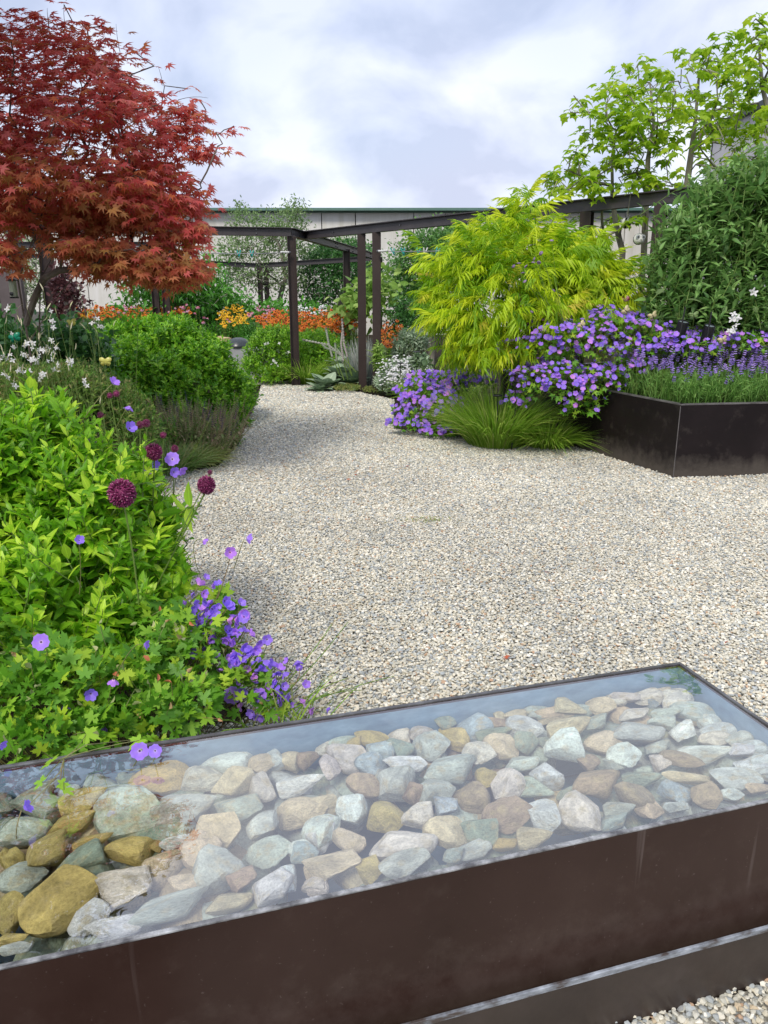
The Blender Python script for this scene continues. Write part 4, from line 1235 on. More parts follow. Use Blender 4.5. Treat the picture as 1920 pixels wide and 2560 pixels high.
F_WHT = leaf_mat('white_petal', [(0, (.95, .95, .95)), (1, (1, 1, 1))], trans=.3, rib=0, rough=.6, tcol=1.0, flower=[(0, (.45, .48, .25)), (.48, (.55, .58, .35)), (.52, (.80, .80, .80)), (1, (.86, .86, .87))])
F_LAV = leaf_mat('lavender_flower', [(0, (.24, .16, .54)), (.5, (.38, .26, .70)), (1, (.54, .40, .84))], trans=.2, rib=0, rough=.7)
F_SAL = leaf_mat('sage_flower', [(0, (.06, .03, .12)), (.6, (.12, .06, .22)), (1, (.16, .10, .14))], trans=.2, rib=0, rough=.7)
F_ALL = leaf_mat('allium_floret', [(0, (.10, .008, .045)), (.5, (.21, .016, .095)), (.85, (.36, .05, .18)), (1, (.55, .22, .36))], trans=.15, rib=0, rough=.55)
F_STA = leaf_mat('woolly_spike', [(0, (.22, .27, .19)), (.6, (.32, .35, .28)), (1, (.38, .34, .33))], trans=.1, rib=0, rough=.9, spec=.1)
F_SEED = leaf_mat('seed_head', [(0, (.42, .42, .22)), (.5, (.58, .56, .36)), (1, (.62, .55, .40))], trans=.2, rib=0, rough=.8)


# ------------------------------------------------------------------ flower templates (face looks along +Z, radius 1)
def petal(n, w, droop, notch=.06, start=.10, cup=.0, seg=3):
    pr = []
    for k in range(n):
        ts = np.linspace(0, 1, seg + 1)
        V, U, T = [], [], []
        for i, t in enumerate(ts):
            wd = w * math.sin(math.pi * (.10 + .68 * t)) * (1 if t < 1 else .8)
            y = start + (1 - start) * t
            z = cup * t - droop * t * t
            for s_ in (-1, 0, 1):
                V.append((s_ * wd, y - (notch if (s_ == 0 and i == seg) else 0) - abs(s_) * .03, z + .05 * abs(s_) * wd)); U.append((s_, .02 + .98 * t, 0))
        for i in range(seg):
            a, b = i * 3, i * 3 + 3
            for q in (0, 1): T += [(a + q, a + q + 1, b + q + 1), (a + q, b + q + 1, b + q)]
        an = 2 * math.pi * k / n
        Rm = np.array([[math.cos(an), -math.sin(an), 0], [math.sin(an), math.cos(an), 0], [0, 0, 1]])
        pr.append(((np.array(V), np.array(T), np.array(U, float)), Rm, (0, 0, .004 * (k % 2)), 1.0))
    return pr


def dome(r, h, seg=6, along=-.8, z0=0.0):
    V = [(0, 0, z0 + h)]; U = [(1, along, 0)]
    for rr, zz in ((.6, .8), (1, .25), (.75, -.1)):
        for k in range(seg):
            t = 2 * math.pi * k / seg; V.append((math.cos(t) * r * rr, math.sin(t) * r * rr, z0 + h * zz)); U.append((1, along, 0))
    T = [(0, 1 + k, 1 + (k + 1) % seg) for k in range(seg)]
    for q in (0, 1):
        b = 1 + q * seg
        for k in range(seg):
            k2 = (k + 1) % seg; T += [(b + k, b + seg + k, b + seg + k2), (b + k, b + seg + k2, b + k2)]
    return np.array(V, float), np.array(T), np.array(U, float)


I3 = np.eye(3)
CRF = merge(petal(5, .52, .15, cup=.32) + [(dome(.12, .22, 5), I3, (0, 0, 0), 1)])
CRF_CUP = merge(petal(5, .46, .25, cup=1.0) + [(dome(.12, .2, 5), I3, (0, 0, 0), 1)])
DAISY = merge(petal(9, .24, .35, start=.2, seg=2) + [(dome(.32, .38), I3, (0, 0, .02), 1)])
CONE = merge(petal(11, .17, .75, start=.2, seg=2) + [(dome(.36, .45), I3, (0, 0, .02), 1)])
STAR = merge([p for i, p in enumerate(petal(4, .30, .1, start=.05, seg=2, notch=0))] + [(dome(.1, .2, 5), I3, (0, 0, 0), 1)])
TUFT = merge([(dome(1, .5, 6, along=.7), I3, (0, 0, 0), 1)])


def spike(n, r, whorl=6, seed=1, taper=.6, blob=.5):
    """flower spike along +Y of length 1"""
    rr = np.random.default_rng(seed); pr = []
    for i in range(n):
        t = i / (n - 1); q = r * (1 - taper * t)
        for k in range(whorl):
            an = 2 * math.pi * k / whorl + i * .5
            d = np.array([math.cos(an), .55, math.sin(an)])
            Rm = rotf(d, (0, 1, 0))
            v = np.array([(-.4, 0, 0), (.4, 0, 0), (0, .25, .45), (0, 1.0, .1)]) * q * rr.uniform(.8, 1.2)
            v[:, :] *= np.array([blob * 1.6, 1, 1])
            pr.append(((v, np.array([(0, 1, 3), (0, 3, 2), (1, 2, 3)]), np.array([(1, .8, 0)] * 4, float)), Rm, (math.cos(an) * q * .3, t, math.sin(an) * q * .3), 1.0))
    return merge(pr)


LAVSPK = spike(3, .42, 7, 2, .25, .85)
SALSPK = spike(10, .085, 5, 3, .5)
STASPK = spike(11, .085, 6, 4, .45, .7)
SEEDSPK = spike(16, .055, 4, 5, .7, .4)


def allium_tpl(n=420):
    pr = []
    ga = math.pi * (3 - math.sqrt(5))
    rr = np.random.default_rng(9)
    for i in range(n):
        z = 1 - 2 * (i + .5) / n; r = math.sqrt(1 - z * z); a_ = ga * i
        d = np.array([r * math.cos(a_), r * math.sin(a_), z]) + rr.normal(size=3) * .06
        L = rr.uniform(.30, .42); w = .050
        v = np.array([(-w * .4, 0, 0), (w * .4, 0, 0), (0, 0, w * .6), (-w, .75, -.2 * w), (w, .75, -.2 * w), (0, .75, w * 1.3), (0, 1.0, 0)]) * np.array([1, L, 1])
        t = np.array([(0, 1, 4), (0, 4, 3), (1, 2, 5), (1, 5, 4), (2, 0, 3), (2, 3, 5), (3, 4, 6), (4, 5, 6), (5, 3, 6)])
        dn = nrm(d)
        pr.append(((v, t, np.array([(1, .8, 0)] * 7, float)), rotf(dn, (.3, .5, .8)), dn * .62, 1.0))
    V, T, U = merge(pr)
    return V, T, U, n


def facing(K, bias=(0, -.75, .55), jit=.45, nor=None, mix=.4):
    z = np.array(bias) + rng.normal(size=(K, 3)) * jit
    if nor is not None: z = z * (1 - mix) + nor * mix
    z = nrm(z)
    y = nrm(np.cross(z, rng.normal(size=(K, 3))))
    x = np.cross(y, z)
    return np.stack([x, y, z], -1)


def shrub(name, label, cat, blobs, n, nleaf, leaf_len, tpl, mat, base, L=.12, nparts=300, up=.6, opp=True, group=None, stem_mat=None, stemr=.003, inner=.2, zmin=-.4, open0=75, open1=25,
          droop=0, lump=.12, cell=7, rmin=.78, jit=.25, nst=160, trunks=None, woodmat=None, wide=1.0, small_top=.45):
    t = thing(name, label, cat, tuple(base), group)
    P, nor = blob_pts(blobs, n, rmin=rmin, zmin=zmin, lump=lump, inner=inner)
    PP, RR, SS, VV, (tp, td, tl) = shoots(P, nor, L, nleaf, leaf_len, up=up, opp=opp, open0=open0, open1=open1, droop=droop, jit=jit, small_top=small_top)
    S3 = np.stack([SS * wide, SS, SS], 1)
    spread_leaves(t, tpl, mat, PP, RR, S3, nparts=nparts, v=VV, cell=cell)
    sm_ = stem_mat or M_STEM
    A = tp - td * tl[:, None] * 1.05
    stems(t, A, tp, sm_, stemr, stemr * .4, bow=.03, name='shoots', m=3)
    if nst:
        k = rng.choice(len(A), min(nst, len(A)), replace=False)
        cb = np.array(base) + rng.normal(size=(len(k), 3)) * np.array([1, 1, 0]) * (np.ptp(P[:, 0]) * .13)
        stems(t, cb, A[k], woodmat or sm_, stemr * 2, stemr, bow=.10, name='stems', m=5)
    return t, P, nor


def flowers(parent, tpl, mat, P, Rm, S, nparts=300, part='flower', mass='flower_mass', cell=5):
    spread_leaves(parent, tpl, mat, np.asarray(P), Rm, np.asarray(S, float), nparts=nparts, part=part, mass=mass, cell=cell)


# ------------------------------------------------------------------ red maple
T0 = at(70, 840, 6.1); T0[2] = 0
mp = thing('maple_tree', 'japanese maple with dense deep red leaves and forked grey trunks at the left', 'tree', tuple(T0))
TY = 6.1
def mt(*pts): return [at(x, y, Y) for x, y, Y in pts]
trk = [[T0] + mt((72, 860, 6.1), (58, 780, 6.1), (45, 700, 6.05), (25, 600, 6.0), (5, 480, 5.9)),
       [T0 + np.array([.12, .05, 0])] + mt((98, 850, 6.2), (100, 740, 6.25), (103, 640, 6.3), (95, 560, 6.3), (90, 430, 6.2)),
       mt((62, 790, 6.1), (90, 720, 6.0), (130, 645, 5.9), (190, 600, 5.8), (270, 540, 5.7)),
       mt((66, 810, 6.1), (85, 750, 5.95), (110, 695, 5.9), (150, 675, 5.85), (200, 672, 5.8), (250, 668, 5.8), (330, 640, 5.7)),
       mt((70, 850, 6.1), (125, 770, 6.2), (165, 715, 6.3), (195, 680, 6.3), (230, 640, 6.4), (300, 560, 6.5)),
       mt((103, 640, 6.3), (70, 600, 6.5), (60, 540, 6.6), (55, 440, 6.7)),
       mt((100, 600, 6.3), (130, 560, 6.4), (170, 480, 6.5), (220, 380, 6.5)),
       mt((45, 700, 6.05), (75, 620, 5.7), (110, 520, 5.6), (150, 400, 5.5), (200, 300, 5.5))]
MBL = [(60, 230, 230, 150, 6.0), (200, 200, 150, 120, 6.0), (-120, 280, 220, 200, 6.0), (240, 330, 190, 130, 5.7), (100, 400, 240, 130, 5.8), (370, 320, 90, 90, 6.0), (445, 300, 60, 45, 6.1),
       (400, 430, 90, 80, 5.9), (330, 500, 150, 80, 5.7), (425, 620, 75, 60, 5.8), (330, 655, 120, 40, 5.6), (430, 680, 80, 22, 5.7), (5, 625, 50, 55, 5.3), (480, 360, 45, 40, 6.1), (40, 110, 110, 60, 6.1), (-130, 500, 170, 160, 6.0),
       (250, 460, 200, 90, 6.2), (205, 560, 90, 55, 5.6), (440, 505, 70, 60, 6.0), (460, 660, 45, 25, 5.7), (130, 470, 190, 70, 5.5), (240, 615, 110, 28, 5.5), (480, 575, 38, 28, 5.8), (20, 520, 70, 50, 5.4)]
mbl = [Bp(x, y, rx, ry, Y, dep=max(.22, min(.95, max(rx, ry) * sc(x, y, Y) * 1.3))) for x, y, rx, ry, Y in MBL]
mbl += [(-2.95, 4.6, 3.62, 1.05, .85, .30), (-2.5, 5.3, 3.78, .75, .6, .26), (-2.45, 4.2, 3.42, .5, .5, .2), (-3.6, 5.4, 3.6, .9, .8, .4), (-2.25, 5.75, 3.98, .55, .5, .2), (-2.2, 4.75, 3.55, .42, .4, .16)]   # unseen crown above the frame, shaped for its reflection in the water
Pm, Nm = blob_pts(mbl, 5900, rmin=.55, rmax=1.05, zmin=-1, lump=.22, inner=.3, floor=1.2)
extra = np.array([at(x, y, Y) for x, y, Y in [(585, 315, 6.1), (560, 325, 6.1), (540, 330, 6.1), (515, 300, 6.1), (545, 365, 6.0), (560, 375, 6.0), (500, 250, 6.1), (470, 222, 6.1), (515, 570, 5.9), (500, 590, 5.9), (490, 550, 5.9),
                                             (120, 45, 6.1), (260, 65, 6.1), (200, 55, 6.1), (160, 12, 6.1), (330, 125, 6.1), (385, 165, 6.0), (500, 460, 6.0), (495, 475, 6.0), (340, 240, 6.0), (440, 710, 5.8)]])
Pm = np.concatenate([Pm, extra]); Nm = np.concatenate([Nm, nrm(rng.normal(size=(len(extra), 3)))])
out_ = nrm(Pm - at(100, 420, 6.1))
kk = 4
PP, DD, NN, VV = [], [], [], []
for j in range(kk):
    an = rng.random(len(Pm)) * 6.28
    hd = np.stack([np.cos(an), np.sin(an), np.full(len(Pm), -.35)], 1) + out_ * .5
    PP.append(Pm + nrm(hd) * np.array([1, 1, .9]) * rng.uniform(.01, .12, (len(Pm), 1))); DD.append(hd + rng.normal(size=hd.shape) * .15); NN.append(np.array([0, 0, 1.0]) + rng.normal(size=hd.shape) * .33 + np.array([0, -.6, 0]))
PP = np.concatenate(PP); RR = frames(np.concatenate(DD), np.concatenate(NN)); SS = rng.uniform(.044, .072, len(PP))
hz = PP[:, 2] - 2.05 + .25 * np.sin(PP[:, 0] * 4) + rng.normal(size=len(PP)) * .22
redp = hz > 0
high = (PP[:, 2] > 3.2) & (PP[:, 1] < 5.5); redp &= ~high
L_MAPO = leaf_mat('maple_leaf_olive', [(0, (.10, .09, .02)), (.5, (.13, .12, .025)), (1, (.16, .10, .03))], trans=.15, rib=0, rough=.6)  # unseen upper crown coloured dark olive to darken its reflection
spread_leaves(mp, MAPLE, L_MAPO, PP[high], RR[high], SS[high], mass='crown')
redp = redp; PP, RR, SS, redp = PP[~high], RR[~high], SS[~high], redp[~high]
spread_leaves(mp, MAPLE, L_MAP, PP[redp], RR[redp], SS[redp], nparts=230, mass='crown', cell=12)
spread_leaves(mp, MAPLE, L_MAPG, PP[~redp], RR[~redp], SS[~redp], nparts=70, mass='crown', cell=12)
okt = np.nonzero(~((Pm[:, 2] > 3.0) & (Pm[:, 1] < 6.2) & (Pm[:, 0] > -3.1)) )[0]; okt = okt[okt < len(Pm) - 21]
tips = np.concatenate([Pm[rng.choice(okt, 220, replace=False)], extra])
tree_wood(mp, trk, tips, M_BARK, r_tip=.0035, step=.2, up=.15, power=.42, thick=.011, r_base=.048, wig=.12)
bt = [(408, 215, 395, 165), (162, 60, 160, 5), (445, 250, 520, 245), (300, 130, 290, 60), (520, 540, 545, 525), (120, 50, 118, 20)]
stems(mp, np.array([at(a, b, 6.05) for a, b, c, d in bt]), np.array([at(c, d, 6.05) for a, b, c, d in bt]), M_TWIG, .0025, .001, bow=.06, name='bare_twigs')

# ------------------------------------------------------------------ lime green trees at the right
CL = """1575,130;1600,230;1650,270;1540,320;1640,300;1560,400;1620,430;1200,340;1260,340;1150,400;1240,390;1110,450;1190,460;1230,480;1330,430;1390,380;1440,440;1400,470;1320,510;1350,560;1290,500;1380,540;1480,500;1520,560;1600,560;1640,610;1560,620;1430,600;800,420;655,470;870,510;960,520;985,570;610,570;540,640;700,600;760,610;820,620;720,650;770,670;900,650;930,640;650,660;640,730;740,720;880,740;1000,730;1050,750;1100,790;980,760;1140,650;1130,620;360,690;300,780;410,750;480,780;430,800;540,800;550,840;670,800;690,830;790,820;830,840;770,860;620,760;870,900;940,880;890,930;1010,790;1070,820;1130,810;700,890;660,910;400,915;520,910;560,950;450,1000;540,1010;600,970;340,1020;760,960;800,980;720,1010;790,1020;880,980;960,950;900,1020;940,1050;1000,960;1000,1040;690,1000;580,1100;640,1110;700,1100;610,1140;300,1090;350,1110;330,1150;250,1170;170,1200;140,1240;200,1230;170,1300;230,1310;270,1320;160,1340;350,1240;380,1270;440,1200;500,1160;450,1260;480,1290;720,1200;750,1190;800,1170;770,1260;720,1270;650,1270;820,1240;880,1260;940,1310;1000,1290;1050,1290;460,1340;1200,680;1260,660;1310,690;1380,650;1420,680;1330,740;1250,750;1290,760;1400,750;1480,740;1540,720;1380,820;1350,870;1230,870;1200,900;1280,900;1180,950;1240,960;1340,900;1410,920;1440,910;1570,880;1540,930;1620,900;1600,820;1640,860;1640,960;1420,1010;1200,1040;1230,1100;1280,1160;1400,1080;1450,1090;1520,1080;1560,1110;1620,1050;1600,1120;1500,1150;1340,1200;540,1530;600,1500;500,1590;680,1530;730,1510;530,1640;240,1500;220,1540"""
cl = [tuple(map(float, c.split(','))) for c in CL.split(';')]
sets = [[c for c in cl if c[0] < 625], [c for c in cl if 625 <= c[0] < 1060], [c for c in cl if 1060 <= c[0] < 1490], [c for c in cl if c[0] >= 1490]]
LT = [('lime green tree with thin forked grey trunk, leftmost of the row behind the pergola beam', (655, 1760), [(655, 1740), (630, 1650), (600, 1500), (585, 1350), (580, 1100), (610, 900)]),
      ('lime green tree with upright trunk holding the striped ornaments over the beam', (800, 1800), [(800, 1780), (808, 1600), (818, 1350), (830, 1100), (870, 850), (850, 650)]),
      ('tall lime green tree with pale trunk rising behind the grey green shrub', (1060, 1800), [(1070, 1700), (1090, 1350), (1130, 1050), (1160, 800), (1180, 550)]),
      ('tallest lime green tree reaching the top right corner of the view', (1750, 1700), [(1740, 1500), (1730, 1150), (1680, 850), (1620, 600), (1600, 350)])]
for i, (lb, b, line) in enumerate(LT):
    Y0 = (9.6, 9.2, 9.4, 9.0)[i]
    to = lambda c, Y: at(1320 + c[0] / 2.765, c[1] / 2.765, Y)
    base = to(b, Y0); base[2] = 0
    t = thing('lime_tree', lb, 'tree', tuple(base), 'lime green trees behind the planter')
    C = np.array([to(c, Y0 + rng.uniform(-.8, .5)) for c in sets[i]])
    # a second layer behind, so that the crown has depth
    C2 = C[rng.choice(len(C), int(len(C) * .3), replace=False)] + rng.normal(size=(int(len(C) * .3), 3)) * np.array([.16, .5, .14])
    C = np.concatenate([C, C2])
    k = len(C); nl = 12
    PP, DD, NN = [], [], []
    for j in range(nl):
        an = rng.random(k) * 6.28
        d = np.stack([np.cos(an), np.sin(an), rng.uniform(-.75, .15, k)], 1)
        PP.append(C + nrm(d) * np.array([1, 1, .25]) * rng.uniform(.02, .11, (k, 1)) + rng.normal(size=(k, 3)) * .03); DD.append(d); NN.append(np.array([0, 0, 1.0]) + d * .4 + rng.normal(size=(k, 3)) * .2)
    PP = np.concatenate(PP); sz_ = rng.uniform(.045, .088, len(PP))
    spread_leaves(t, LIME, L_LIME, PP, frames(np.concatenate(DD), np.concatenate(NN)), sz_, nparts=280, mass='crown', cell=9)
    bare = np.array([to(c, Y0) for c in [(1060, 480), (1040, 560), (1085, 600), (765, 510), (240, 1080), (315, 660), (920, 1250), (650, 1200)] if (c[0] < 625) == (i == 0) and i < 2] or [C[0]])
    tree_wood(t, [[base] + [to(c, Y0) for c in line]], np.concatenate([C[:len(sets[i])], bare]), M_BARKG, r_tip=.0038, step=.22, up=.35, power=.38, thick=.012, r_base=.036, wig=.22)

# ------------------------------------------------------------------ yellow green cutleaf sumac
SB = [(1290, 585, 70, 80, 8.3), (1300, 540, 35, 40, 8.3), (1175, 665, 80, 60, 8.4), (1210, 690, 160, 110, 8.1), (1095, 735, 45, 34, 8.2), (1130, 775, 70, 45, 8.0), (1380, 680, 150, 100, 8.2), (1500, 720, 110, 85, 8.4), (1300, 770, 160, 70, 7.9),
      (1180, 800, 120, 55, 7.9), (1450, 800, 110, 55, 8.0), (1230, 865, 110, 30, 7.8), (1180, 870, 80, 26, 8.3), (1560, 770, 55, 55, 8.5), (1350, 640, 90, 60, 8.5), (1430, 640, 60, 45, 8.6), (1210, 610, 45, 45, 8.6), (1490, 735, 75, 45, 8.3)]
sb = [Bp(x, y, rx, ry, Y, dep=min(.75, max(rx, ry) * sc(x, y, Y))) for x, y, rx, ry, Y in SB]
Ps, Ns = blob_pts(sb, 2100, rmin=.35, rmax=.95, zmin=-.8, lump=.32, inner=.25, floor=.4)
base = at(1290, 900, 8.6); base[2] = 0
t = thing('sumac_shrub', 'wide yellow green cutleaf sumac with drooping feathery leaves right of the paired posts', 'shrub', tuple(base))
cen_ = at(1270, 820, 8.5)
out_ = nrm(Ps - cen_)
D = out_ * .55 + rng.normal(size=Ps.shape) * .6 + np.array([0, -.1, .05]); D[:, 2] = np.clip(D[:, 2], -.35, .8)
RR = frames(D, np.array([0, 0, 1.0]) + rng.normal(size=Ps.shape) * .3)
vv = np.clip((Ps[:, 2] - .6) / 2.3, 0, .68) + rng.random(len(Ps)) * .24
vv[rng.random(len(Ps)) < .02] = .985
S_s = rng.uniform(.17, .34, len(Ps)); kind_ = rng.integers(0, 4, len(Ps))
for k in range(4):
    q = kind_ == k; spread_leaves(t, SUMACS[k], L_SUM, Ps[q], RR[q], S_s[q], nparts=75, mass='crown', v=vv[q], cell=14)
tree_wood(t, [[base, base + np.array([-.1, -.1, .5]), at(1230, 850, 8.3)], [base, at(1330, 850, 8.3), at(1360, 760, 8.4)], [at(1330, 870, 8.3), at(1290, 828, 8.1), at(1240, 822, 8.0)]],
          Ps[rng.choice(len(Ps), 90, replace=False)], M_TWIG, r_tip=.004, step=.2, up=.1, thick=.014, r_base=.035, wig=.15)

# ------------------------------------------------------------------ big grey green shrub (right)
GB = [(1710, 640, 85, 150, 7.6), (1800, 570, 100, 130, 7.7), (1900, 600, 110, 170, 7.7), (1760, 740, 130, 100, 7.6), (1880, 760, 110, 95, 7.6), (1665, 710, 42, 85, 7.6), (1990, 560, 110, 200, 7.8), (1640, 790, 50, 40, 7.6), (1690, 560, 18, 80, 7.6), (1762, 480, 20, 60, 7.7), (1840, 440, 24, 60, 7.7), (1905, 420, 30, 70, 7.7)]
gb = [Bp(*b, dep=.42) for b in GB]
base = at(1780, 900, 8.0); base[2] = .5
t, P_, N_ = shrub('butterfly_bush', 'tall grey green leafy shrub with narrow pointed leaves behind the planter flowers', 'shrub', gb, 1000, 12, .135, LANCE, L_BUD, base, L=.42, up=.72, droop=.2, stemr=.005, nst=110, inner=.3, lump=.34, cell=9, small_top=.6, rmin=.55, jit=.3)
k = rng.choice(len(P_), 60, replace=False)
spk = spike(9, .10, 5, 8, .7, .5)
flowers(t, spk, L_BUD, P_[k], frames(np.array([0, 0, 1.0]) + rng.normal(size=(60, 3)) * .2, rng.normal(size=(60, 3))), rng.uniform(.12, .22, 60), nparts=40, part='flower_bud', mass='flower_buds')

# ------------------------------------------------------------------ mid left shrub and mound
SHB = [(300, 860, 90, 60, 9.2), (420, 860, 110, 70, 9.3), (500, 920, 100, 90, 9.2), (350, 930, 130, 80, 8.8), (560, 980, 70, 80, 9.2), (440, 990, 120, 80, 8.7), (590, 1040, 38, 55, 8.9), (612, 985, 34, 60, 9.6), (250, 900, 60, 70, 9.0), (520, 1050, 80, 50, 8.8), (410, 810, 60, 25, 9.5)]
base = at(430, 1010, 9.6); base[2] = 0
shrub('green_shrub', 'broad rounded fresh green shrub spilling toward the path at mid left', 'shrub', [Bp(*b, dep=min(.75, max(b[2], b[3]) * sc(b[0], b[1], b[4]))) for b in SHB], 2400, 9, .075, OVAL, L_MID, base, L=.13, up=.5, stemr=.003, cell=6, nst=200, lump=.2, inner=.15, wide=.8)
MD = [(690, 880, 80, 70, 13.6), (640, 920, 40, 45, 13.5), (740, 910, 70, 70, 13.6), (800, 880, 70, 60, 14.0), (690, 930, 70, 35, 13.4)]
base = at(700, 950, 13.8); base[2] = 0
t, P_, N_ = shrub('rounded_shrub', 'clipped looking rounded green mound left of the front pergola post', 'shrub', [Bp(*b, dep=.55) for b in MD], 1700, 8, .075, OVALF, L_MND, base, L=.13, up=.5, nparts=260, cell=5, nst=120, lump=.08, wide=.9)
Pf = np.array([at(x, y, 13.0) for x, y in [(663, 860), (670, 858), (698, 858), (722, 880), (685, 903), (690, 907), (678, 910), (694, 915), (683, 900), (715, 882)]])
flowers(t, STAR, F_WHT, Pf, facing(len(Pf)), np.full(len(Pf), .026), nparts=20)

# ------------------------------------------------------------------ background trees and shrubs
def bgtree(name, label, base_px, Y, blobs, n, size, tpl, mat, trunk=None, tipn=60, wood=M_BARKG, cat='tree', rb=.07, nparts=0, group=None, inner=.4, lump=.25, rmin=.4):
    base = at(*base_px, Y); base[2] = 0
    t = thing(name, label, cat, tuple(base), group)
    bl = [Bp(x, y, rx, ry, Y + rng.uniform(-.4, .4), dep=max(rx, ry) * sc(x, y, Y)) for x, y, rx, ry in blobs]
    P, nor = blob_pts(bl, n // 5, rmin=rmin, rmax=1.1, zmin=-.9, lump=lump, inner=inner, floor=.2)
    Q = np.repeat(P, 5, 0) + rng.normal(size=(len(P) * 5, 3)) * size * 1.1
    Rr = frames(rng.normal(size=Q.shape) + np.repeat(nor, 5, 0) * .6 + np.array([0, 0, .2]), np.array([0, 0, 1.0]) + rng.normal(size=Q.shape) * .5)
    spread_leaves(t, tpl, mat, Q, Rr, rng.uniform(.7, 1.25, len(Q)) * size, nparts=nparts, mass='crown', cell=5)
    tree_wood(t, [[base] + [at(x, y, Y) for x, y in trunk]] if trunk else [[base, base + np.array([0, 0, .5])]], P[rng.choice(len(P), min(tipn, len(P)), replace=False)], wood, r_tip=.006, step=.35, up=.3, thick=.02, r_base=rb, wig=.15)
    return t, P, nor


bgtree('olive_tree', 'loose grey green small leaved tree before the warehouse wall, left of the front post', (690, 775), 21.9,
       [(720, 545, 55, 30), (740, 520, 35, 20), (690, 560, 40, 35), (600, 560, 40, 40), (600, 620, 60, 45), (680, 620, 80, 55), (740, 600, 40, 50), (590, 690, 50, 45), (650, 700, 60, 40), (720, 690, 60, 50), (605, 540, 22, 28), (730, 640, 50, 50), (560, 640, 25, 40), (640, 570, 50, 40)],
       8500, .085, OVALF, L_OLV, trunk=[(700, 745), (715, 690), (700, 620), (720, 560)], tipn=90)
bgtree('dark_evergreen', 'dense dark green rounded tree between the front post and the paired posts', (850, 780), 22.5,
       [(850, 700, 95, 60), (820, 650, 60, 40), (900, 680, 60, 70), (800, 740, 60, 40), (870, 640, 50, 30), (930, 720, 50, 50), (780, 690, 35, 45)], 9000, .10, OVALF, L_DRK, trunk=[(850, 740)], inner=.3)
bgtree('yew_top', 'lighter green bushy shrub top rising above the dark evergreen', (860, 780), 24.0, [(840, 628, 60, 22), (900, 640, 40, 25), (800, 640, 30, 18), (880, 610, 14, 14)], 2500, .10, OVALF, L_FEA, cat='shrub', trunk=[(860, 700)])
bgtree('feathery_shrub', 'large feathery mid green shrub left of the yellow sumac', (1080, 800), 17.0,
       [(1080, 620, 80, 50), (1140, 590, 60, 30), (1030, 660, 50, 50), (1100, 680, 80, 50), (1010, 720, 40, 50), (1060, 740, 60, 50), (1180, 600, 40, 30), (990, 690, 25, 40)], 11000, .085, OVALF, L_FEA, trunk=[(1080, 720), (1080, 650)], cat='shrub', inner=.3)
bgtree('panicle_shrub', 'round headed glossy green shrub on thin stems behind the left pergola posts', (440, 820), 17.8,
       [(440, 690, 100, 40), (380, 720, 65, 35), (510, 710, 60, 40), (440, 735, 110, 35), (345, 735, 25, 25), (560, 735, 20, 25), (420, 665, 60, 25)], 4200, .15, LANCE, L_HYD, trunk=[(440, 780)], cat='shrub', nparts=200, inner=.25, tipn=40)
bgtree('smoke_bush', 'dark purple leaved shrub in front of the white wall beside the maple trunk', (170, 830), 10.4,
       [(160, 720, 22, 40), (175, 760, 28, 35), (185, 740, 18, 20), (150, 780, 22, 30), (195, 765, 14, 16), (160, 690, 14, 18)], 1300, .06, OVAL, L_SMK, trunk=[(165, 790), (165, 740)], cat='shrub', nparts=120, inner=.3, tipn=30, rb=.03)
bgtree('leafy_tree', 'small leaved green tree glimpsed between the maple trunks', (60, 800), 24.0, [(60, 650, 70, 60), (20, 700, 60, 60), (90, 720, 40, 60), (60, 590, 60, 50)], 3000, .10, OVALF, L_OLV, trunk=[(60, 700)])
bgtree('bean_tree', 'pale green broad leaved shrub with pinkish seed heads behind the paired posts', (900, 800), 15.6,
       [(905, 760, 40, 30), (960, 740, 22, 50), (870, 780, 25, 18), (925, 720, 20, 20)], 420, .17, BROAD, L_PAL, trunk=[(900, 780)], cat='shrub', nparts=150, inner=.3, tipn=14, rb=.02, wood=M_STEM)
bgtree('hedge_shrub', 'dark green shrub filling the gap beneath the feathery shrub', (1010, 830), 15.5, [(1010, 790, 45, 45), (1060, 800, 60, 45), (985, 830, 25, 25)], 3500, .075, OVALF, L_DRK, trunk=[(1010, 810)], cat='shrub', tipn=20)
bgtree('distant_shrub', 'low green shrubbery at the foot of the warehouse behind the orange flowers', (600, 800), 19.2, [(560, 770, 90, 30), (480, 790, 90, 30), (400, 790, 80, 25), (680, 790, 80, 25), (760, 795, 80, 25), (300, 800, 80, 20)], 6500, .11, OVAL, L_HYD, cat='shrub', tipn=20)
bgtree('shade_shrub', 'dark green foliage in the shade beneath the red maple', (150, 900), 7.6, [(150, 860, 80, 50), (60, 880, 80, 45), (220, 890, 60, 50), (-40, 850, 80, 70), (120, 910, 100, 40)], 4200, .075, OVAL, L_DRK, cat='shrub', nparts=150, inner=.25, tipn=20, rb=.02)

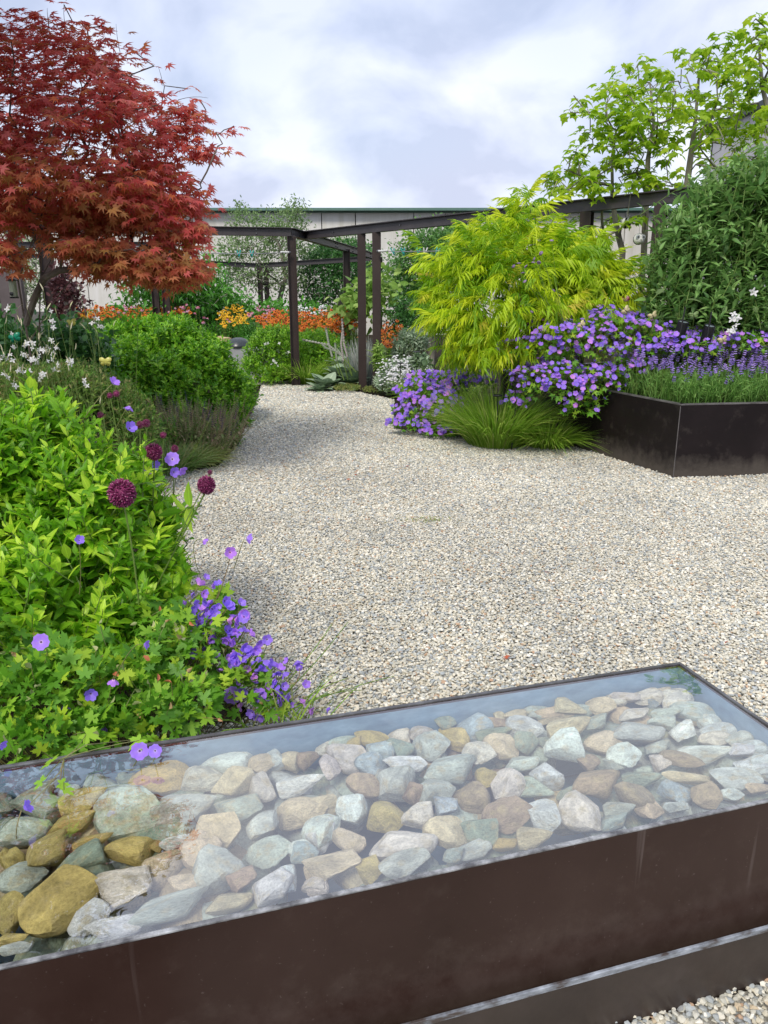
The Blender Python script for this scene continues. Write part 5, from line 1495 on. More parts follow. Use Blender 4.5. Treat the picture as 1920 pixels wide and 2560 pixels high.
# ------------------------------------------------------------------ flower beds behind
def bed(name, label, cat, base_px, Y, fl, rows, mat, tpl, size, body, leafmat=L_HYD, hgt=None, group=None, nfol=900, bias=(0, -.45, .75), leaf=.07, fac=1.0, part='flower'):
    """fl: list of (px,py,rx,ry,n) patches of flower heads; body: foliage blobs"""
    base = at(*base_px, Y); base[2] = 0
    t = thing(name, label, cat, tuple(base), group)
    P = []
    for (x, y, rx, ry, n) in fl:
        a_ = rng.random(n) * 6.28; r_ = np.sqrt(rng.random(n)) * rng.choice([1, 1, 1.35], n)
        for u, v in zip(x + rx * r_ * np.cos(a_), y + ry * 1.1 * r_ * np.sin(a_)):
            P.append(at(u, v, Y + (y - v) * .022 * fac + rng.uniform(-.25, .25)))
    P = np.array(P)
    flowers(t, tpl, mat, P, facing(len(P), bias, .35), rng.uniform(.6, 1.05, len(P)) * size * .9, nparts=min(300, len(P)), part=part)
    if body:
        bl = [Bp(x, y, rx, ry, Y + .1, dep=.5) for x, y, rx, ry in body]
        Q, nor = blob_pts(bl, nfol, rmin=.3, zmin=-.9)
        PPq, RRq, SSq, VVq, _ = shoots(Q, nor, .14, 6, leaf, up=.7, opp=False)
        spread_leaves(t, LANCE if leaf > .05 else OVALF, leafmat, PPq, RRq, SSq, nparts=0, v=VVq)
    k = rng.choice(len(P), min(len(P), 260), replace=False)
    B = P[k] - np.array([0, 0, .005]); A = B.copy(); A[:, 2] = np.maximum(0, A[:, 2] - 1.0); A[:, :2] += rng.normal(size=(len(k), 2)) * .06
    stems(t, A, B, M_STEM, .005, .003, bow=.04, name='stems')
    return t


bed('orange_helenium', 'dense drift of orange daisy flowers between the front post and paired posts', 'flowers', (770, 900), 15.6,
    [(770, 800, 108, 20, 330), (820, 820, 60, 16, 110), (690, 800, 40, 18, 80), (880, 790, 20, 25, 40), (850, 780, 30, 15, 30)], 0, F_ORG, DAISY, .05, [(770, 850, 110, 40), (850, 870, 60, 50), (820, 900, 70, 40)], L_MND, nfol=1100, leaf=.09)
bed('orange_helenium', 'orange and russet daisies right of the paired posts below the sumac', 'flowers', (975, 900), 13.2,
    [(975, 840, 26, 26, 70), (985, 870, 18, 12, 16), (1000, 812, 12, 10, 8), (905, 850, 10, 14, 10)], 0, F_ORG, DAISY, .048, [(985, 880, 30, 35)], L_MND, nfol=260, leaf=.08)
bed('orange_helenium', 'orange and yellow daisies along the far left behind the green shrub', 'flowers', (330, 820), 16.6,
    [(250, 780, 60, 13, 120), (350, 790, 40, 18, 90), (420, 778, 50, 13, 70), (450, 797, 20, 8, 12)], 0, F_ORG, DAISY, .05, [(300, 810, 110, 25), (420, 810, 70, 25)], L_HYD, nfol=600, leaf=.09)
bed('yellow_daisy', 'bright yellow daisies between the green shrub and the coneflowers', 'flowers', (590, 830), 17.0,
    [(590, 790, 34, 20, 80), (560, 800, 14, 12, 14), (230, 790, 30, 9, 26), (205, 780, 10, 8, 8)], 0, F_YEL, DAISY, .055, [(590, 830, 50, 35), (530, 840, 60, 40), (640, 840, 40, 40)], L_HYD, nfol=900, leaf=.10)
bed('pink_coneflower', 'pink coneflowers and white blooms left of the front post', 'flowers', (650, 830), 16.4,
    [(650, 780, 36, 12, 26), (513, 800, 8, 8, 4), (571, 800, 5, 4, 2), (668, 790, 10, 8, 6), (470, 775, 40, 10, 12), (310, 772, 40, 8, 9)], 0, F_PNK, CONE, .05, [(620, 840, 40, 40)], L_HYD, nfol=260, leaf=.09)
bed('white_phlox', 'white flower heads behind the orange drift', 'flowers', (790, 800), 17.6,
    [(770, 782, 26, 12, 60), (805, 775, 9, 11, 40), (750, 770, 6, 6, 10), (893, 775, 14, 7, 14), (440, 768, 60, 7, 24), (560, 780, 12, 8, 10)], 0, F_WHT, TUFT, .035, [(790, 800, 60, 20)], L_HYD, nfol=160, leaf=.09, part='flower_head')

# coneflowers in front of the sumac, verbena stems
t = bed('pink_coneflower', 'single pink and white coneflower pair in front of the sumac, left of the lamps', 'flowers', (1563, 900), 7.9, [(1557, 746, 3, 2, 1), (1573, 746, 3, 2, 1)], 0, F_PNK, CONE, .035, None)
vb = [(1284, 666), (1297, 659), (1307, 683), (1336, 648), (1333, 657), (1347, 657), (1353, 633), (1379, 602), (1315, 667), (1312, 704), (1352, 634), (1329, 780), (1384, 727)]
P = np.array([at(x, y, 7.4) for x, y in vb])
t = thing('purple_verbena', 'wiry verbena stems with tiny mauve heads crossing in front of the sumac', 'plant', tuple(at(1440, 900, 7.4) * np.array([1, 1, 0])))
F_MAU = leaf_mat('mauve_head', [(0, (.16, .11, .22)), (1, (.34, .24, .42))], trans=.1, rib=0)
flowers(t, TUFT, F_MAU, P, facing(len(P), (0, -.3, .9)), np.full(len(P), .022), nparts=40, part='flower_head')
stems(t, np.tile(at(1450, 900, 7.4), (len(P), 1)) + rng.normal(size=(len(P), 3)) * .12, P, M_STEM, .003, .0016, bow=.03, name='stems')

# ------------------------------------------------------------------ grasses
def grass(name, label, px, py, Y, n, L, spread_, w, mat, lean=.55, curl=.8, cat='grass', z0=0.0, heads=0, group=None, hl=.10, hmat=None):
    b = at(px, py, Y); b[2] = z0
    t = thing(name, label, cat, tuple(b), group)
    a_ = rng.random(n) * 6.28; r_ = np.sqrt(rng.random(n)) * spread_
    A = np.stack([b[0] + r_ * np.cos(a_), b[1] + r_ * np.sin(a_), np.full(n, z0)], 1)
    ln = lean * (r_ / spread_) ** .7 + rng.normal(size=n) * .12
    D = np.stack([np.cos(a_) * ln, np.sin(a_) * ln, np.ones(n)], 1)
    blades(t, A, D, L * rng.uniform(.55, 1.1, n), w, mat, curl=curl, name='blades')
    if heads:
        k = heads; a_ = rng.random(k) * 6.28; ln = rng.uniform(.1, .7, k)
        A = np.stack([b[0] + .5 * spread_ * np.cos(a_), b[1] + .5 * spread_ * np.sin(a_), np.full(k, z0)], 1)
        d = nrm(np.stack([np.cos(a_) * ln, np.sin(a_) * ln, np.ones(k)], 1)); B = A + d * (L * rng.uniform(.95, 1.35, k))[:, None]
        stems(t, A, B, L_GRS, .002, .0012, bow=.04, name='flower_stems')
        flowers(t, SEEDSPK, hmat or F_SEED, B, frames(d, rng.normal(size=(k, 3))), np.full(k, hl), nparts=k, part='seed_head')
    return t


grass('grass_clump', 'arching bright green grass clump in the bed left of the planter, behind the disc stakes', 1240, 1085, 7.8, 2300, .74, .28, .0040, L_GRS, lean=.58, curl=.62, heads=30, hl=.13)
grass('grass_clump', 'smaller grass tuft tight against the left side of the planter', 1370, 1105, 7.7, 1100, .50, .2, .0036, L_GRS, lean=1.0)
grass('grass_clump', 'bright grass between the mound and the woolly rosettes behind the front post', 765, 955, 13.3, 900, .62, .25, .006, L_GRS, lean=.6)
grass('grass_clump', 'fine green grass behind the purple cranesbill under the sumac', 1105, 960, 10.4, 900, .62, .30, .005, L_GRS, lean=.6, heads=10)
grass('grass_clump', 'yellow green grass tuft at the front corner of the left bed', 500, 1160, 6.85, 600, .30, .13, .003, L_CRP, lean=1.0, heads=0)
grass('grass_clump', 'dark green grass clump behind the maroon allium heads', 420, 1150, 6.5, 600, .38, .20, .003, L_GRD, lean=.7, heads=7, hl=.09)
grass('silver_grass', 'upright silvery grass plumes between the two paired posts', 912, 930, 13.0, 420, .85, .22, .006, L_SLG, lean=.25, curl=.3)
grass('silver_grass', 'silvery grass just right of the paired posts', 958, 900, 14.0, 260, .80, .14, .006, L_SLG, lean=.25, curl=.3)
grass('silver_grass', 'silvery grass plumes left of the front post', 708, 850, 15.0, 260, .70, .2, .006, L_SLG, lean=.35, curl=.3)
# ground cover sedge stems overhanging the tank's far rim
b = at(690, 1780, 2.25); b[2] = 0
t = thing('seed_grass', 'few thin grass stems with pale seed heads leaning over gravel behind the tank', 'grass', tuple(b))
SG = [((650, 1780), (830, 1560)), ((660, 1780), (870, 1555)), ((700, 1790), (870, 1695)), ((690, 1790), (985, 1690)), ((670, 1790), (790, 1680)), ((700, 1790), (905, 1725)), ((640, 1780), (745, 1660))]
A = np.array([at(*a_, 2.25) for a_, _ in SG]); A[:, 2] = np.maximum(A[:, 2], .05); B = np.array([at(*b_, 2.5) for _, b_ in SG])
B[:, 2] = np.maximum(B[:, 2], .1)
stems(t, A, B, L_GRS, .0022, .0014, bow=.07, name='stems', m=8)
spread_leaves(t, SEEDSPK, F_SEED, B - nrm(B - A) * .02, frames(B - A + np.array([.02, 0, 0]), rng.normal(size=B.shape)), np.array([.085, .085, .07, .06, .06, .05, .05]) * 1.1, nparts=10, part='seed_head')
a_ = rng.random(60) * 6.28; A = b + np.stack([np.cos(a_) * .1, np.sin(a_) * .05, 0 * a_ + .02], 1)
blades(t, A, np.stack([rng.normal(size=60) * .5 + .5, rng.normal(size=60) * .25, np.ones(60)], 1), rng.uniform(.2, .42, 60), .0028, L_GRS, curl=.6, name='blades')

# ------------------------------------------------------------------ salvia at the left bed edge
base = at(500, 1140, 7.4); base[2] = 0
t = thing('purple_sage', 'fading brownish purple sage with thin flower spikes at the left bed edge', 'plant', tuple(base))
n = 620
u = rng.uniform(-1, 1, n); A = np.stack([base[0] - .28 + u * .60, base[1] + rng.uniform(-.35, .55, n) - u * .1, np.zeros(n)], 1)
D = nrm(np.stack([(A[:, 0] - base[0] + .2) * .9 + rng.normal(size=n) * .22, rng.normal(size=n) * .25 - .1, np.ones(n)], 1)); Ls = rng.uniform(.24, .48, n)
B = A + D * Ls[:, None]
stems(t, A, B, L_SAG, .0025, .0012, bow=.08, name='stems')
spread_leaves(t, SALSPK, L_SAG, B - D * .08, frames(D, rng.normal(size=D.shape)), rng.uniform(.10, .18, n), nparts=150, part='seed_spike', mass='seed_spikes')
k = rng.choice(n, 70, replace=False)
spread_leaves(t, SALSPK, F_SAL, B[k] - D[k] * .05, frames(D[k], rng.normal(size=D[k].shape)), rng.uniform(.12, .17, 70), nparts=70, part='flower_spike', mass='flower_spikes')
m_ = 3200; q = rng.integers(0, n, m_); tt = rng.uniform(.05, .8, m_)
spread_leaves(t, OVALF, L_SAG, A[q] + (B[q] - A[q]) * tt[:, None], frames(rng.normal(size=(m_, 3)) + np.array([0, 0, .3]), np.array([0, 0, 1.0]) + rng.normal(size=(m_, 3)) * .3), rng.uniform(.03, .06, m_))

Qs, nq_ = blob_pts([Bp(500, 1085, 95, 45, 7.5, dep=.4), Bp(420, 1080, 60, 50, 7.2, dep=.35), Bp(570, 1080, 45, 50, 7.8, dep=.35)], 500, rmin=.5)
PPq, RRq, SSq, VVq, _ = shoots(Qs, nq_, .12, 7, .055, up=.6)
spread_leaves(t, OVALF, L_MEA, PPq, RRq, SSq, nparts=120, v=VVq, cell=5)

# ------------------------------------------------------------------ woolly lamb's ear
RS = [(815, 955, .34, 26), (850, 930, .36, 24), (880, 945, .34, 24), (855, 905, .34, 20), (800, 965, .24, 14), (890, 915, .30, 16)]
for j, (x, y, r_, nl) in enumerate(RS[:3] + RS[3:]):
    Y = 12.3 + (960 - y) * .02; b = at(x, y, Y); b[2] = max(0, b[2] - .12)
    lb = ['low grey felted leaf rosette at the gravel edge between the posts', 'grey felted rosette with tall woolly spikes left of the paired posts', 'grey felted rosette touching the foot of the paired posts', 'grey felted rosette behind the others, below the orange flowers',
          'small grey felted rosette nearest the front post', 'grey felted rosette close against the left paired post'][j]
    t = thing('lambs_ear', lb, 'plant', tuple(b), 'woolly grey rosettes between the posts')
    an = np.arange(nl) * 2.4; el = np.linspace(.1, 1.1, nl)
    D = np.stack([np.cos(an) * np.cos(el), np.sin(an) * np.cos(el), np.sin(el)], 1)
    spread_leaves(t, BROAD, L_SIL, b + D * .04, frames(D, np.array([0, 0, 1.0]) + D * .01), r_ * rng.uniform(.65, 1, nl), nparts=nl)
t = thing('lambs_ear_spikes', 'curving pale woolly flower spikes rising from the grey rosettes', 'plant', tuple(at(850, 940, 12.4) * np.array([1, 1, 0])))
SPK = [((880, 940), (855, 890), (820, 862), (760, 850)), ((880, 940), (868, 890), (860, 860), (855, 800)), ((850, 940), (830, 890), (822, 860), (815, 822)), ((870, 950), (858, 900), (853, 860), (856, 828)), ((890, 930), (845, 880), (815, 870), (805, 860)), ((860, 950), (842, 900), (840, 880), (838, 860))]
for pts in SPK:
    W = np.array([at(x, y, 12.35) for x, y in pts]); tt = np.linspace(0, 3, 13); W = np.array([[np.interp(q_, range(4), W[:, c]) for c in range(3)] for q_ in tt])
    m = MB(); m.tube(W, .008, 5); m.build('stem', M_STEM, t)
    m = MB()
    for q_ in range(4, 13):
        for f_ in (0, .5):
            c = W[q_] if q_ == 12 else W[q_] * (1 - f_) + W[q_ + 1] * f_
            m.lathe([(.006, -.026), (.017, -.010), (.018, .012), (.006, .026)], c, 7, (W[q_] - W[q_ - 1]))
    m.build('flower_spike', F_STA, t)

# white flowered mat and whitish shrub
AB = [(1010, 930, 62, 35, 11.9), (960, 955, 30, 25, 11.8), (1060, 940, 30, 30, 12.0), (1000, 965, 50, 18, 11.7)]
base = at(1000, 980, 12.0); base[2] = 0
t, P_, N_ = shrub('white_yarrow', 'low silvery leaved mound with flat white flower clusters right of the paired posts', 'flowers', [Bp(*b, dep=.35) for b in AB], 700, 6, .06, OVALF, L_WHT, base, L=.09, up=.5, nparts=120, cell=5, nst=60)
Pf = []
for x, y in zip(rng.normal(1005, 38, 170), rng.normal(925, 26, 170)):
    if abs((x - 1010) / 75) ** 2 + abs((y - 930) / 42) ** 2 < 1: Pf.append(at(x, y, 11.45 + (930 - y) * .012))
Pf = np.array(Pf); flowers(t, TUFT, F_WHT, np.repeat(Pf, 3, 0) + rng.normal(size=(len(Pf) * 3, 3)) * .03, facing(len(Pf) * 3, (0, -.3, 1), .2), rng.uniform(.014, .023, len(Pf) * 3), nparts=280, part='flower_head')
base = at(1030, 880, 12.9); base[2] = 0
shrub('silver_shrub', 'soft silvery green leafy plant between the orange daisies and the sumac', 'plant', [Bp(1030, 850, 42, 32, 13.0, dep=.4), Bp(1000, 870, 22, 22, 12.8, dep=.3)], 420, 8, .085, LANCE, L_WHT, base, L=.16, up=.7, nparts=100, cell=5, nst=40)
base = at(945, 930, 12.2); base[2] = 0
shrub('sapling', 'small yellow green sapling in front of the right paired post', 'plant', [Bp(945, 880, 14, 30, 12.0, dep=.15), Bp(955, 905, 16, 20, 12.0, dep=.15)], 50, 8, .12, LANCE, L_PAL, base, L=.2, up=.7, droop=.3, nparts=120, cell=4, nst=10)
base = at(865, 975, 12.3); base[2] = 0
shrub('creeping_thyme', 'low yellowish creeping plant at the gravel edge below the rosettes', 'plant', [Bp(865, 968, 38, 10, 12.2, dep=.3), Bp(930, 972, 26, 9, 12.2, dep=.25)], 420, 5, .028, OVALF, L_CRP, base, L=.05, up=.3, nparts=0, nst=0)
base = at(1140, 960, 9.4); base[2] = 0
shrub('blue_leaf_plant', 'small blue green leafy plant in the shade under the sumac', 'plant', [Bp(1140, 915, 16, 14, 9.3, dep=.12), Bp(1050, 900, 26, 16, 11.0, dep=.2)], 50, 6, .10, BROAD, L_SIL, base, L=.1, up=.5, nparts=60, nst=10)

# ------------------------------------------------------------------ cranesbill masses
def cranes(name, label, blobs, n, base, nfl, fsize, leaf=.045, tpl=CRANE_S, nparts=300, lmat=L_CR, fl_bias=(0, -.7, .6), flpos=None, group=None, cell=5, extra_ok=True, floor=.02, zmin=-.5):
    t = thing(name, label, 'flowers', tuple(base), group)
    P, nor = blob_pts(blobs, n, rmin=.7, zmin=zmin, lump=.2, inner=.25, floor=floor)
    D = nor * .7 + rng.normal(size=P.shape) * .5
    RR = frames(D, nor * .5 + np.array([0, -.15, .8]) + rng.normal(size=P.shape) * .3)
    spread_leaves(t, tpl, lmat, P, RR, rng.uniform(.6, 1.25, len(P)) * leaf, nparts=nparts, cell=cell + 2)
    k = rng.choice(len(P), min(260, len(P)), replace=False)
    cb = np.array(base) + (P[k] - np.array(base)) * np.array([.55, .55, 0])
    stems(t, cb, P[k], M_STEMR, .002, .0012, bow=.1, name='stems')
    if nfl:
        Q, nq = blob_pts(blobs, nfl, rmin=.98, rmax=1.13, zmin=-.1, lump=.2, inner=0, floor=floor)
        keep = (nq[:, 1] < .35); Q, nq = Q[keep], nq[keep]
        cupf = rng.random(len(Q)) < .4
        Rf = facing(len(Q), fl_bias, .5, nq, .5); Sf = rng.uniform(.75, 1.15, len(Q)) * fsize
        flowers(t, CRF, F_CR, Q[~cupf], Rf[~cupf], Sf[~cupf], nparts=180, cell=cell)
        flowers(t, CRF_CUP, F_CR, Q[cupf], Rf[cupf], Sf[cupf] * .85, nparts=120, cell=cell)
        stems(t, Q - nq * .1, Q, M_STEMR, .0015, .001, bow=.1, name='flower_stalks', m=3)
    return t, P, nor


PB_ = [(1450, 870, 160, 70, 7.6), (1340, 890, 90, 70, 8.1), (1560, 850, 120, 60, 7.5), (1400, 960, 110, 60, 7.45), (1450, 1020, 50, 45, 7.25), (1260, 895, 60, 50, 8.6), (1500, 960, 70, 45, 7.3), (1640, 850, 90, 50, 7.6), (1750, 840, 100, 30, 7.9), (1190, 900, 40, 30, 8.7), (1510, 800, 60, 25, 7.9), (1350, 960, 60, 50, 7.7), (1590, 930, 60, 35, 7.25), (1860, 845, 90, 28, 7.8), (1170, 850, 40, 25, 8.6), (1640, 800, 80, 25, 7.9), (1290, 1010, 30, 30, 7.6), (1690, 865, 110, 34, 7.35), (1860, 862, 90, 30, 7.35)]
base = at(1450, 960, 7.9); base[2] = .5
cranes('purple_cranesbill', 'large mass of violet cranesbill flowers tumbling over the planter left edge', [Bp(*b, dep=min(.5, max(b[2], b[3]) * sc(b[0], b[1], b[4]))) for b in PB_], 5000, base, 2300, .026, leaf=.048)
CB_ = [(1035, 1055, 55, 22, 8.35), (1100, 1075, 50, 18, 8.2), (1060, 1010, 62, 60, 8.5), (1015, 1040, 30, 32, 8.4), (1100, 1030, 55, 48, 8.3), (1120, 970, 50, 40, 9.1), (1050, 960, 30, 25, 9.2), (1180, 950, 50, 40, 9.2)]
base = at(1065, 1075, 8.7); base[2] = 0
cranes('purple_cranesbill', 'low violet cranesbill mound on the gravel edge left of the grass clump', [Bp(*b, dep=min(.4, max(b[2], b[3]) * sc(b[0], b[1], b[4]))) for b in CB_], 2000, base, 800, .028, leaf=.048)

# ------------------------------------------------------------------ lavender in the planter
base = at(1780, 1000, 7.2); base[2] = PZ - .06
t = thing('lavender', 'green lavender bush with many mauve flower spikes in the planter under the lamps', 'flowers', tuple(base))
n = 3000
e1, e2 = PC + np.array([.1, .18, 0]), PC + PRd * 2.2 + np.array([0, .18, 0])
s_ = rng.random(n) * 1.0; dd = rng.random(n)
A = PC[None] + PRd[None] * (s_ * 2.1)[:, None] + PLd[None] * (.12 + dd * 1.15)[:, None] + np.array([.1, 0, 0]); A[:, 2] = PZ - .05
D = np.stack([rng.normal(size=n) * .35, rng.normal(size=n) * .3 - .25 * (dd < .3), np.ones(n)], 1)
blades(t, A, D, rng.uniform(.16, .34, n) + .10 * dd, .0035, L_LAV, curl=.25, m=4, name='foliage')
q = np.repeat(np.arange(n), 4); Dn = nrm(D); hh = rng.uniform(.3, 1, len(q)) * .26
pz = A[q] + Dn[q] * hh[:, None]
spread_leaves(t, SLIM, L_LAV, pz, frames(Dn[q] * .8 + rng.normal(size=pz.shape) * .5, rng.normal(size=pz.shape)), rng.uniform(.035, .06, len(q)), mass='foliage')
n = 1150
s_ = rng.random(n); dd = rng.random(n) ** .75
A = PC[None] + PRd[None] * (s_ * 2.2 - .05)[:, None] + PLd[None] * (.25 + dd * 1.4)[:, None] + np.array([.1, 0, 0]); A[:, 2] = PZ
D = nrm(np.stack([rng.normal(size=n) * .28, rng.normal(size=n) * .25 - .08, np.ones(n)], 1)); B = A + D * (.20 + .32 * dd + rng.uniform(-.09, .09, n))[:, None]
stems(t, A, B, M_STEM, .002, .0014, bow=.05, name='stems')
flowers(t, LAVSPK, F_LAV, B, frames(D, rng.normal(size=D.shape)), np.stack([rng.uniform(.030, .046, n)] * 3, 1), nparts=300, part='flower_spike', mass='flower_spikes')
# gaura sprigs right of the lamps
t = thing('white_gaura', 'small white gaura sprigs behind the lamps at the right', 'flowers', tuple(at(1840, 900, 8.0) * np.array([1, 1, 0]) + np.array([0, 0, .5])))
gl_ = [(1834, 784), (1838, 794), (1845, 795), (1830, 798), (1840, 812), (1882, 728), (1886, 732), (1824, 826), (1835, 824), (1826, 830)]
P = np.array([at(x, y, 7.05) for x, y in gl_]); flowers(t, STAR, F_WHT, P, facing(len(P)), np.full(len(P), .035))
stems(t, np.tile(at(1838, 900, 7.2), (len(P), 1)), P, M_STEM, .002, .001, bow=.03, name='stems')

# ------------------------------------------------------------------ gaura drift at left
t = thing('white_gaura', 'airy drift of white star flowers on thin stems in front of the maple trunk', 'flowers', tuple(at(110, 1000, 5.2) * np.array([1, 1, 0])))
GL = [(18, 777), (117, 775), (124, 802), (131, 818), (240, 791), (233, 808), (247, 817), (35, 838), (75, 855), (80, 862), (122, 853), (44, 871), (54, 888), (120, 870), (140, 868), (136, 872), (115, 871), (120, 887), (95, 890), (80, 896), (85, 902),
      (93, 905), (131, 898), (177, 907), (174, 903), (46, 922), (55, 927), (70, 928), (16, 941), (37, 954), (35, 960), (108, 942), (103, 944), (210, 956), (213, 971), (12, 890), (2, 893), (143, 924), (150, 920), (0, 905), (60, 870), (96, 868), (25, 890)]
P = np.array([at(x, y, 5.0 + rng.uniform(-.25, .25)) for x, y in GL])
Pq = np.repeat(P, 2, 0) + rng.normal(size=(len(P) * 2, 3)) * .012
flowers(t, STAR, F_WHT, Pq, facing(len(Pq), (0, -.8, .2), .5), rng.uniform(.014, .022, len(Pq)), nparts=100)
B = np.concatenate([P, P + rng.normal(size=P.shape) * .15 + np.array([0, 0, .05])]); A = B.copy(); A[:, 2] = .3; A[:, 0] += rng.normal(size=len(A)) * .15
stems(t, A, B, M_STEM, .0022, .0012, bow=.05, name='stems')
spread_leaves(t, SLIM, F_SEED, B, frames(rng.normal(size=B.shape) * .3 + np.array([0, 0, 1.0]), rng.normal(size=B.shape)), np.full(len(B), .05), mass='buds')
base = at(120, 1000, 5.6); base[2] = 0
shrub('meadow_plant', 'narrow leaved green and brown tangle between the maple and the bright bush', 'plant', [Bp(100, 960, 150, 60, 5.4, dep=.4), Bp(260, 990, 90, 60, 5.8, dep=.4), Bp(-40, 940, 100, 60, 5.4, dep=.4), Bp(330, 1040, 60, 60, 5.8, dep=.4), Bp(180, 930, 80, 35, 5.8, dep=.35)], 1500, 9, .065, LANCE, L_MEA, base, L=.22, up=.75, opp=False, nparts=200, cell=6, nst=150, rmin=.5)

# ------------------------------------------------------------------ foreground bush and cranesbill
FB = [(60, 1210, 220, 250, 2.95), (230, 1290, 200, 210, 2.85), (390, 1400, 85, 140, 2.8), (-180, 1200, 240, 270, 2.9), (90, 1450, 250, 190, 2.6), (280, 1520, 150, 90, 2.55), (40, 1600, 160, 80, 2.4), (330, 1190, 90, 95, 3.05), (120, 1060, 110, 100, 3.1), (420, 1300, 60, 70, 2.95)]
base = at(100, 1500, 3.0); base[2] = 0
t, P_, N_ = shrub('bright_bush', 'bright yellow green leafy bush filling the left foreground above the tank', 'shrub', [Bp(x, y, rx, ry, Y, dep=min(.42, max(rx, ry) * sc(x, y, Y))) for x, y, rx, ry, Y in FB], 1250, 11, .085, LANCE2, L_FG, base, L=.19, up=.55, stemr=.0035, nst=260, cell=16, lump=.15, inner=.3, open0=80, open1=28, rmin=.62)

FC = [(110, 1730, 190, 110, 2.05), (320, 1720, 150, 120, 2.2), (480, 1640, 100, 110, 2.4), (600, 1720, 80, 70, 2.35), (540, 1560, 60, 80, 2.6), (-120, 1680, 160, 160, 2.1), (380, 1560, 60, 60, 2.5), (680, 1760, 40, 30, 2.3), (420, 1770, 130, 60, 2.1), (60, 1850, 150, 60, 1.85), (230, 1820, 110, 50, 1.95)]
base = at(300, 1750, 2.35); base[2] = 0
t, P_, N_ = cranes('purple_cranesbill', 'cut leaved cranesbill with violet cup flowers leaning on the tank far rim', [Bp(x, y, rx, ry, Y, dep=min(.22, max(rx, ry) * sc(x, y, Y))) for x, y, rx, ry, Y in FC], 2100, base, 0, .03, leaf=.043, tpl=CRANE, cell=14)
FL = """103,1605,20;198,1351,12;360,1611,12;284,1699,14;227,1734,16;162,1780,15;261,1817,14;349,1877,21;388,1877,16;2,1860,12;60,2022,18;282,959,14;324,1015,13;324,1071,15;234,1100,11;431,1148,17;382,1161,14;434,1180,13;451,1173,13;365,1186,11;616,1345,13;575,1381,15;508,1350,10;514,1445,9;546,1463,11;496,1463,15;508,1484,11;460,1517,13;476,1528,13;510,1524,11;498,1539,12;483,1557,12;561,1502,13;572,1519,14;546,1513,9;537,1535,12;601,1510,12;610,1542,15;586,1549,12;602,1569,12;588,1577,8;478,1578,10;534,1578,8;576,1604,12;507,1620,11;606,1615,12;620,1631,12;644,1606,12;640,1625,12;476,1633,14;434,1672,14;517,1645,12;498,1644,12;555,1669,12;590,1643,14;586,1662,12;545,1645,10;568,1644,10;603,1650,10;617,1669,11;632,1683,10;675,1651,17;675,1662,14;653,1678,14;709,1681,14;743,1651,14;765,1712,11;763,1750,13;772,1777,12;816,1772,10;709,1716,11;686,1723,13;700,1745,11;651,1737,16;639,1752,12;581,1737,21;602,1734,14;592,1766,14;528,1759,13;631,1781,13;649,1786,16;687,1786,16;664,1815,14;592,1705,9"""
fl = [tuple(map(float, s_.split(','))) for s_ in FL.split(';')]
for _ in range(75):
    q_ = rng.random(); fl.append((485 + q_ * 230 + rng.normal() * 26, 1520 + q_ * 225 + rng.normal() * 38, rng.uniform(7, 14)))
P, S_, cup = [], [], []
for x, y, r_ in fl:
    if y < 1250: Y = 2.95
    elif (x, y) == (60, 2022): Y = 1.45
    elif x < 420: Y = 1.95 if y < 1840 else 1.72
    else: Y = 2.35 + (1650 - y) * .0007
    q_ = gp(x, y, .485) if (x < 420 and y > 1840) else at(x, y, Y)
    P.append(q_); S_.append(r_ * sc(x, y, q_[1]) * 1.12)
P = np.array(P); S_ = np.array(S_)
face_on = np.array([(103, 1605), (349, 1877), (388, 1877), (581, 1737), (651, 1737), (431, 1148), (162, 1780), (610, 1542), (590, 1643)])
fo = np.array([min(abs(face_on[:, 0] - x) + abs(face_on[:, 1] - y)) < 3 for x, y, _ in fl])
Rf = facing(len(P), (.5, -.35, .1), .55); Rfo = facing(len(P), (.1, -.9, .35), .12)
flowers(t, CRF, F_CR, P[fo], Rfo[fo], S_[fo], nparts=60, cell=1)
flowers(t, CRF_CUP, F_CR, P[~fo], Rf[~fo], S_[~fo] * .95, nparts=120, cell=1)
back = np.where(fo[:, None], Rfo[:, :, 2], Rf[:, :, 2])
A = P - back * .006; hinge = A - back * .05 + np.array([0, 0, -.03]) + rng.normal(size=P.shape) * .02
Bq = A.copy(); Bq[:, 0] -= rng.uniform(.02, .16, len(P)); Bq[:, 1] += rng.uniform(0, .1, len(P)); Bq[:, 2] -= rng.uniform(.08, .2, len(P))
tt = np.linspace(0, 1, 7)[None, :, None]
curve = Bq[:, None] * (1 - tt) ** 2 + hinge[:, None] * 2 * tt * (1 - tt) + A[:, None] * tt ** 2
V, q = tubes(curve, np.linspace(.0017, .0012, 7), 4); mesh_np('flower_stalks', V, q, M_STEMR, t, {'v': np.repeat(rng.random(len(P)), 28)}, kind='stuff')
# buds and spent calyces
k = rng.choice(len(P_), 120, replace=False)
F_BUD = leaf_mat('calyx', [(0, (.30, .36, .14)), (.6, (.40, .42, .20)), (.8, (.50, .18, .08)), (1, (.55, .16, .08))], trans=.2, rib=0)
BUD = t_strip([.08, .28, .22, .02], fold=.9, droop=.1)
spread_leaves(t, BUD, F_BUD, P_[k] + N_[k] * .045, frames(N_[k] + rng.normal(size=N_[k].shape) * .6 + np.array([0, 0, -.3]), rng.normal(size=N_[k].shape)), rng.uniform(.016, .028, 120), nparts=40, part='bud', mass='buds')
stems(t, P_[k] - N_[k] * .06, P_[k] + N_[k] * .045, M_STEMR, .0013, .0009, bow=.15, name='bud_stalks')
